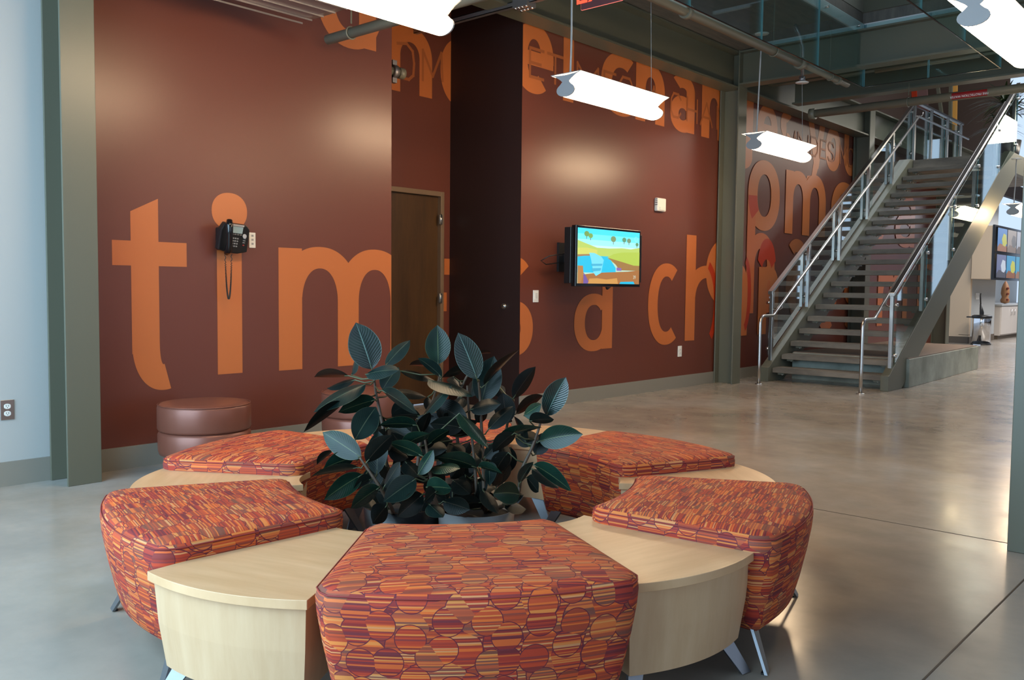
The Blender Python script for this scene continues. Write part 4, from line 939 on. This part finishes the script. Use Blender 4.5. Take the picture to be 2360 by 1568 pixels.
def make_seat():
    raw = outline(.312, .455, .665, .085, .045, .034); n = len(raw); per = [0]
    for i in range(n): a, b_ = raw[i], raw[(i+1) % n]; per.append(per[-1]+math.hypot(a[0]-b_[0], a[1]-b_[1]))
    mb = MB(); lay = [(.135, .10), (.122, .075), (.135, .058), (.20, .040), (.30, .018), (.38, .004), (.425, 0), (.446, .006), (.457, .016), (.464, .034), (.469, .08), (.472, .16), (.474, .28)]
    side_n = 9; base = []
    for i_, (z, d) in enumerate(lay):
        base.append(len(mb.v)); 
        for (u, v) in (inset(raw, d) if d < .036 else ([(u*(1-d*2.1)/1, v*(1-d*2.4)) for u, v in raw] if i_ > 3 else inset(raw, d))): mb.v.append((u, v, z))
    ctr = len(mb.v); mb.v.append((0, 0, .475))
    for i in range(len(lay)-1):
        for k in range(n):
            j = (k+1) % n; idx = [base[i]+k, base[i]+j, base[i+1]+j, base[i+1]+k]
            if i < side_n-1: u0, u1 = per[k], per[k+1]; uv = [(u0, lay[i][0]), (u1, lay[i][0]), (u1, lay[i+1][0]), (u0, lay[i+1][0])]
            else: uv = [(mb.v[q][0]+5, mb.v[q][1]+5) for q in idx]
            mb.face(idx, FAB, uv, True)
    for k in range(n):
        j = (k+1) % n; idx = [base[-1]+k, base[-1]+j, ctr]; mb.face(idx, FAB, [(mb.v[q][0]+5, mb.v[q][1]+5) for q in idx], True)
    mb.face([base[0]+k for k in range(n)][::-1], BLACK)
    return mb
def seam_mb():
    raw = inset(outline(.312, .455, .665, .085, .045, .034), -.001); mb = MB(); pts = [(u, v, .447) for u, v in inset(raw, .005)]
    mb.tube(pts+[pts[0]], .0022, mat('seam_piping', srgb(128, 36, 34), .7), 6, cap=False); return mb
def leg_mb(sx_, v, w, top_in, zt=.14):
    mb = MB(); sv = 1 if v > 0 else -1
    hw = .034
    # slanted flat plate, face turned outward
    a = [(sx_*(w-.10)-hw, v-sv*top_in, zt), (sx_*(w-.10)+hw, v-sv*top_in, zt), (sx_*(w-.035)+hw*.62, v-sv*.01, .004), (sx_*(w-.035)-hw*.62, v-sv*.01, .004)]
    mb.prism(a, (0, -sv*.010, .0), GREYMET); mb.box((sx_*(w-.035)-.012, v-sv*.024-.008, 0), (sx_*(w-.035)+.012, v-sv*.024+.008, .006), BLACK)
    return mb
def table_parts():
    raw = outline(.13, .285, .66, .055, .03, 0); rs = outline(.12, .272, .635, .052, .028, 0)
    top = MB(); n = len(raw); top.prism([(u, v, .378) for u, v in raw], (0, 0, .027), MAPLE)
    body = MB(); lay = [(.115, .035), (.25, .012), (.378, 0)]; base = []
    for z, d in lay:
        base.append(len(body.v)); body.v += [(u*(1-d*2.6), v*(1-d*1.9), z) for u, v in rs]
    for i in range(2):
        for k in range(n): j = (k+1) % n; body.face([base[i]+k, base[i]+j, base[i+1]+j, base[i+1]+k], MAPLES)
    body.face([base[0]+k for k in range(n)][::-1], MAPLES)
    return top, body
seat0 = None; tab0 = None
def pose(m, ang):   # ang: outward direction in degrees; local +Y = outward
    return m[0], m[1], math.radians(ang-90)
seats = [((1.911, 1.861), 230.0, 'orange striped wedge ottoman at the front centre, nearest the camera'),
         ((2.961, 1.696), 287.6, 'orange striped wedge ottoman at the front right of the ring'),
         ((3.629, 2.493), 349.7, 'orange striped wedge ottoman at the back right of the ring'),
         ((3.36, 3.52), 50, 'orange striped wedge ottoman at the back, mostly hidden behind the plants'),
         ((2.463, 3.692), 110.0, 'orange striped wedge ottoman at the back left, in front of a round brown stool'),
         ((1.702, 2.874), 165.4, 'orange striped wedge ottoman at the left, nearest the white wall side')]
for m_, a_, lab in seats:
    if seat0 is None:
        seat0 = empty('wedge_ottoman', (0, 0, 0)); make_seat().build('cushion', seat0); seam_mb().build('piping', seat0)
        for sx_ in (-1, 1):
            for v, w, ti in ((.345, .44, .07), (-.30, .31, .05)): leg_mb(sx_, v, w, ti).build('leg', seat0)
        o = seat0
    else: o = copy_tree(seat0)
    x, y, r = pose(m_, a_); o.location = (x, y, 0); o.rotation_euler = (0, 0, r); tag(o, lab, 'ottoman', 'striped wedge ottomans in a ring')
tabs = [((1.616, 2.338), 198, 'pale maple wedge table at the front left of the ring'), ((2.437, 1.676), 259, 'pale maple wedge table at the front right of the ring'),
        ((3.50, 2.075), 319, 'pale maple wedge table at the right, between two right-hand ottomans'), ((3.87, 3.2), 20, 'pale maple wedge table at the back right behind the plants'),
        ((2.98, 3.86), 80, 'pale maple wedge table at the back left beside the plant leaves'), ((2.045, 3.455), 138, 'pale maple wedge table at the left, between two left-hand ottomans')]
for m_, a_, lab in tabs:
    if tab0 is None:
        tab0 = empty('wedge_table', (0, 0, 0)); t_, b2_ = table_parts(); t_.build('tabletop', tab0, .0015); b2_.build('body', tab0)
        for sx_ in (-1, 1):
            for v, w, ti in ((.335, .295, .06), (-.295, .15, .04)): leg_mb(sx_, v, w, ti, .125).build('leg', tab0)
        o = tab0
    else: o = copy_tree(tab0)
    x, y, r = pose(m_, a_); o.location = (x, y, 0); o.rotation_euler = (0, 0, r); tag(o, lab, 'table', 'maple wedge tables in a ring')

# round stools by the wall
for loc, lab in (((3.02, 5.40), 'round copper-brown leather stool against the mural under the letter i'), ((4.17, 5.20), 'round copper-brown leather stool half hidden behind the plant leaves')):
    s_ = empty('round_stool', (*loc, 0)); r = .295
    mb = MB(); mb.lathe([(0, .13), (r-.04, .13), (r-.012, .142), (r-.004, .17), (r-.002, .27), (r-.012, .288), (r-.02, .292)], (0, 0, 0), LEATHER, 56); mb.build('lower_cushion', s_)
    mb = MB(); mb.lathe([(r-.02, .292), (r-.008, .297), (r, .31), (r, .445), (r-.006, .46), (r-.02, .468), (r-.08, .474), (0, .477)], (0, 0, 0), LEATHER, 56); mb.build('upper_cushion', s_)
    mb = MB(); mb.tube([(math.cos(2*PI*k/48)*(r-.004), math.sin(2*PI*k/48)*(r-.004), .463) for k in range(49)], .003, LEATHER, 6, cap=False); mb.build('piping', s_)
    for k in range(4):
        a = PI/4+k*PI/2; mb = MB(); mb.tube([(math.cos(a)*.22, math.sin(a)*.22, .13), (math.cos(a)*.235, math.sin(a)*.235, 0)], [.022, .016], WHITEP, 12); mb.build('leg', s_)
    tag(s_, lab, 'stool', 'round leather stools')

# ------------------------------------------------------------------ rubber plants
# leaf list: base, tip, width in a working picture frame, distance of base and tip from the eye, leaf kind
LV = [
 (545,405,430,72,205,3.75,3.72,'h'),(1015,370,1008,90,162,3.95,3.95,'g'),(1290,475,1155,145,165,3.75,3.72,'h'),(1320,640,1410,310,185,3.85,3.88,'l'),(1340,520,1590,265,50,3.8,3.72,'l'),
 (1545,610,1705,385,100,3.9,3.92,'d'),(1780,735,1920,460,150,3.75,3.72,'h'),(1730,915,2040,865,150,3.7,3.6,'g'),(620,550,735,390,115,3.85,3.9,'l'),(640,380,815,198,90,3.95,4.0,'l'),
 (500,440,738,410,85,3.7,3.62,'l'),(380,450,135,460,60,3.85,3.9,'d'),(425,480,225,540,50,3.82,3.85,'d'),(500,510,130,710,100,3.7,3.6,'l'),(400,445,430,320,36,3.9,3.9,'l'),
 (345,640,60,850,70,3.65,3.55,'d'),(570,620,305,710,100,3.72,3.65,'g'),(425,905,575,670,170,3.5,3.6,'l'),(620,555,868,722,80,3.68,3.58,'l'),(700,560,930,600,60,3.95,4.0,'d'),
 (745,415,1000,490,50,3.95,4.0,'d'),(1040,460,870,325,70,3.9,3.88,'l'),(1250,400,1040,465,60,3.85,3.8,'d'),(945,480,1260,600,78,3.8,3.65,'l'),(905,740,1110,520,65,3.7,3.72,'l'),
 (865,800,595,800,75,3.6,3.55,'g'),(470,1030,195,850,150,3.45,3.5,'g'),(420,1030,200,1110,110,3.5,3.45,'g'),(505,1065,690,870,120,3.45,3.42,'d'),(580,1150,590,840,140,3.5,3.6,'l'),
 (475,1150,205,1330,130,3.42,3.35,'g'),(600,1240,395,1390,105,3.38,3.3,'g'),(855,1180,625,1345,150,3.42,3.32,'l'),(905,1020,665,925,80,3.52,3.5,'g'),(765,950,955,860,85,3.55,3.5,'g'),
 (950,935,1095,835,80,3.6,3.58,'g'),(1165,715,1370,965,85,3.62,3.5,'g'),(1005,660,1230,790,150,3.8,3.7,'d'),(1240,690,1460,650,95,3.75,3.7,'d'),(1370,830,1545,665,95,3.7,3.75,'d'),
 (1450,900,1750,815,60,3.7,3.6,'g'),(1660,770,1835,760,75,3.65,3.6,'d'),(1690,1080,1960,1270,92,3.6,3.5,'g'),(1590,1215,1690,1060,60,3.55,3.55,'h'),(1680,1110,1870,1250,75,3.65,3.6,'d'),
 (1640,1170,1725,1275,80,3.7,3.65,'d'),(1590,1290,1400,1290,140,3.6,3.5,'g'),(1285,1100,1000,1030,100,3.6,3.5,'g'),(960,1100,1170,1110,72,3.5,3.42,'g'),(870,1150,980,975,85,3.45,3.45,'g'),
 (930,1240,1108,1250,110,3.42,3.36,'g'),(1000,1270,920,1345,85,3.4,3.36,'l'),(905,1290,725,1450,130,3.42,3.34,'d'),(950,1360,1050,1455,95,3.4,3.36,'l'),(1300,1095,1470,1145,52,3.55,3.5,'g'),
 (630,1240,745,1060,85,3.45,3.42,'d'),(450,1100,115,1160,50,3.45,3.4,'l'),(270,980,155,1080,42,3.5,3.5,'l'),(540,1180,410,1260,64,3.45,3.4,'l'),(1340,1030,1440,930,90,3.7,3.7,'d'),
 (1620,730,1745,650,85,3.7,3.68,'g'),(1565,720,1760,590,72,3.95,4.0,'d'),(1500,790,1470,570,135,3.9,3.9,'d'),(1240,600,1265,480,70,3.95,3.95,'d'),(1640,930,1550,735,45,3.75,3.75,'d'),
 (1700,1010,1780,850,110,3.8,3.8,'d'),(690,750,840,650,135,3.9,3.9,'d'),(930,760,1080,830,125,3.8,3.75,'d'),(660,820,870,950,120,3.75,3.7,'d'),(1090,870,1260,840,85,3.8,3.75,'d'),
 (1090,930,1200,1010,95,3.8,3.75,'d'),(1310,920,1340,1060,75,3.75,3.7,'d'),(1430,900,1520,1090,105,3.8,3.75,'d'),(1470,1100,1400,1230,95,3.75,3.7,'d'),(1370,1060,1380,1230,80,3.65,3.6,'l'),
 (780,1060,880,1170,105,3.6,3.55,'d'),(640,1080,700,1210,95,3.6,3.55,'d'),(650,1370,550,1500,120,3.45,3.4,'d'),(1050,1340,1240,1400,120,3.5,3.45,'d'),(1330,1260,1440,1430,85,3.55,3.5,'d'),
 (1120,1190,1240,1290,110,3.6,3.55,'d'),(1000,380,808,375,42,4.0,4.05,'d'),(1300,300,1395,290,22,3.9,3.9,'d'),(1120,455,1165,530,75,3.95,3.9,'d'),(940,600,990,745,62,3.9,3.88,'d'),
 (1440,520,1480,600,80,4.0,4.0,'d'),(1360,690,1280,780,90,3.8,3.78,'d'),(820,1250,700,1180,90,3.6,3.6,'d'),(1200,1060,1100,1180,110,3.7,3.65,'d'),(560,760,660,900,100,3.85,3.8,'d'),
 (1000,860,880,960,110,3.75,3.7,'d'),(1180,600,1120,700,90,3.95,3.9,'d'),(1000,1180,1080,1330,100,3.6,3.55,'d'),(480,1290,560,1400,90,3.5,3.45,'d'),(1260,1180,1200,1330,100,3.7,3.65,'d')]
def lp(cx, cy, d): return at_d(cx/3.074+680, cy/3.074+720, d)
plants = [((2.52, 2.87), 'left'), ((2.70, 2.60), 'right'), ((3.00, 2.95), 'back')]
PZ = .31
roots = [];
for (x, y), nm in plants:
    r = empty('rubber_plant', (x, y, 0)); pr = .165
    mb = MB(); mb.lathe([(0, 0), (pr-.03, 0), (pr, PZ), (pr-.008, PZ), (pr-.016, PZ-.03), (0, PZ-.03)], (0, 0, 0), POT if nm == 'right' else BLACK, 40); mb.build('pot', r)
    mb = MB(); mb.lathe([(pr-.018, PZ-.028), (pr*.5, PZ-.024), (0, PZ-.022)], (0, 0, 0), SOIL, 24); mb.build('soil', r)
    roots.append((r, Vector((x, y, 0)), MB(), MB()))
mats_l = {'g': LEAFG, 'l': LEAF, 'd': LEAFD, 'h': LEAFH}
LEAFH.node_tree.nodes['Principled BSDF'].inputs['Specular IOR Level'].default_value = .55
for n_ in LEAFH.node_tree.nodes:
    if n_.type == 'BUMP': n_.inputs['Strength'].default_value = .35; n_.inputs['Distance'].default_value = .0013
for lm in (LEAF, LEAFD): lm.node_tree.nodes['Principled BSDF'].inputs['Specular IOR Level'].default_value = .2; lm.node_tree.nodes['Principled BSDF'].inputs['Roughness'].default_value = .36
def add_leaf(mb, b_, t, wpx, m, org):
    ax = t-b_; ln = ax.length; ax.normalize(); view = (b_-EYE).normalized()
    side = ax.cross(view).normalized()         # faces the eye when flat
    wreal = wpx/3.074/CF*(b_-EYE).dot(F); wreal *= 1.12; nat = max(.085, min(.12, ln*.48))
    f_ = min(1, wreal/nat); ang = math.acos(max(.15, f_))*(1 if random.random() < .8 else -1)
    w = nat/2 if f_ < 1 else wreal/2
    nrm = side.cross(ax).normalized()
    if nrm.z < 0: ang = -ang
    side = (Matrix.Rotation(ang, 3, ax) @ side); nrm = side.cross(ax).normalized()
    if nrm.dot(EYE-b_) < 0 and abs(f_) > .9: nrm = -nrm
    n = 14; n0 = len(mb.v); U5 = (-1, -.5, 0, .5, 1)
    droop = random.uniform(.01, .05)*ln
    for i in range(n+1):
        s_ = i/n; prof = (math.sin(PI*min(1, s_**.85))**.72) if 0 < s_ < 1 else 0
        if s_ > .9: prof *= .75
        c = b_+ax*ln*s_ + Vector((0, 0, 1))*droop*4*s_*(1-s_)
        for u in U5:
            fold = abs(u)*w*prof*.22
            p = c + side*u*w*prof + nrm*fold - org
            mb.v.append(tuple(p))
    for i in range(n):
        for k in range(4):
            idx = [n0+i*5+k, n0+i*5+k+1, n0+(i+1)*5+k+1, n0+(i+1)*5+k]
            uv = [(U5[k], i/n), (U5[k+1], i/n), (U5[k+1], (i+1)/n), (U5[k], (i+1)/n)]
            mb.face(idx, m, uv, True)
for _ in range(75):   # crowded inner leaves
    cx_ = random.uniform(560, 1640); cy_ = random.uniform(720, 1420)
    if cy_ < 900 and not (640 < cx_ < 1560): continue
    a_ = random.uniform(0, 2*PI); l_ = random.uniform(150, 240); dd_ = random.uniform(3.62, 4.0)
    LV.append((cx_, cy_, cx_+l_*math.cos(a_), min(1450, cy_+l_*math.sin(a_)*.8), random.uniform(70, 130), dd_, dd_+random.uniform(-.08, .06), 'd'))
# main stems: paths in the same working frame (x, y, distance)
STM = [(0, [(620,1420,3.62),(640,1100,3.7),(640,900,3.75),(600,700,3.78),(570,560,3.78),(560,450,3.77)]),
       (0, [(700,1420,3.5),(610,1250,3.45),(520,1120,3.45),(460,1030,3.45)]),
       (0, [(840,1420,3.55),(860,1150,3.6),(890,900,3.65),(900,800,3.68),(980,620,3.8),(1030,440,3.92)]),
       (1, [(1290,1330,3.65),(1275,1100,3.72),(1255,900,3.78),(1230,700,3.8),(1220,520,3.82)]),
       (1, [(1340,1300,3.6),(1330,1000,3.75),(1320,800,3.78),(1310,600,3.82),(1300,480,3.78)]),
       (1, [(1580,1330,3.65),(1600,1120,3.68),(1680,960,3.7),(1720,850,3.7),(1750,740,3.72)]),
       (1, [(1000,1380,3.5),(960,1180,3.48),(940,1020,3.52),(920,900,3.6)]),
       (2, [(1180,1300,3.95),(1160,1000,3.98),(1130,700,3.98),(1200,480,3.95),(1290,350,3.92)]),
       (2, [(1440,1300,3.9),(1480,1000,3.92),(1500,800,3.92),(1550,620,3.92)])]
nodes = []
for pi_, pth in STM:
    r, org, mbL, mbS = roots[pi_]; P = [lp(*q) for q in pth]
    base = Vector((org.x+random.uniform(-.07, .07), org.y+random.uniform(-.07, .07), PZ-.03))
    P = [base]+[q for q in P if q.z > PZ+.04]
    sm = []
    for i in range(len(P)-1):
        for s_ in range(6): sm.append(P[i].lerp(P[i+1], s_/6))
    sm.append(P[-1])
    for _ in range(3): sm = [sm[0]]+[(sm[i-1]+sm[i]*2+sm[i+1])/4 for i in range(1, len(sm)-1)]+[sm[-1]]
    k = len(sm); mbS.tube([p-org for p in sm], [.0095-.005*i/k for i in range(k)], STEMM, 8)
    for p in sm: nodes.append((p, pi_))
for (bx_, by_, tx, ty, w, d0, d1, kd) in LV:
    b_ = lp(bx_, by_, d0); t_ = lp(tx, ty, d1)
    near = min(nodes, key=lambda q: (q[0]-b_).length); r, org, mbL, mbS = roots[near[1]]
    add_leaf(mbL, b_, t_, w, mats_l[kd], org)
    a = near[0]; mid = (a+b_)/2+Vector((0, 0, -.01)); mbS.tube([a-org, mid-org, b_-org, b_+(t_-b_)*.12-org], [.0032, .003, .0028, .002], STEMG, 6)
for (r, org, mbL, mbS), lab in zip(roots, ('dark glossy rubber plant in the left black pot of the ring', 'dark glossy rubber plant in the right pot of the ring, grey rim showing', 'dark rubber plant in the rear pot of the ring')):
    mbS.build('stem', r); o = mbL.build('foliage', r); md = o.modifiers.new('s', 'SUBSURF'); md.levels = 1; md.render_levels = 1
    tag(r, lab, 'plant', 'potted rubber plants')

# ------------------------------------------------------------------ light
w = bpy.data.worlds.new('sky'); S.world = w; w.use_nodes = True
bg = w.node_tree.nodes['Background']; bg.inputs[0].default_value = (.60, .76, 1.0, 1); bg.inputs[1].default_value = 1.1
def area(name, loc, rot, sx_, sy_, power, col):
    l = bpy.data.lights.new(name, 'AREA'); l.shape = 'RECTANGLE'; l.size = sx_; l.size_y = sy_; l.energy = power; l.color = col
    o = bpy.data.objects.new(name, l); COL.objects.link(o); o.location = loc; o.rotation_euler = rot; return o
area('daylight_left', (-1.3, 3.3, 2.0), (0, -PI/2+.55, 0), 3.8, 5.0, 520, (.52, .79, 1.0))
area('daylight_rear', (3.5, -6.4, 2.3), (PI/2, 0, 0), 13, 4.0, 35, (1.0, .93, .85))
area('atrium_fill', (17, 1, 9.3), (0, 0, 0), 10, 6.0, 800, (.95, .96, 1.0))  # added fill from above to brighten the stairs; the roof has no opening
#area('daylight_far', (33.6, 0, 3.5), (0, PI/2, 0), 6.5, 11, 500, (.85, .92, 1.0))
area('niche_fill', (26.5, 4.2, 3.3), (0, 0, 0), 5, 2, 240, (.95, .95, 1.0))  # added fill for the niche and beige wall, no fixture here
area('hall_fill', (19.5, 2.6, 4.6), (0, 0, 0), 6, 1.2, 260, (1.0, .88, .72))  # added warm fill lifting the far hall, not actual ceiling lamps
S.view_settings.view_transform = 'Standard'; S.view_settings.look = 'None'; S.view_settings.exposure = 0.0; S.view_settings.gamma = 1.0
S.view_settings.use_curve_mapping = False
S.cycles.use_denoising = True
S.cycles.max_bounces = 10; S.cycles.transparent_max_bounces = 24; S.cycles.sample_clamp_indirect = 6
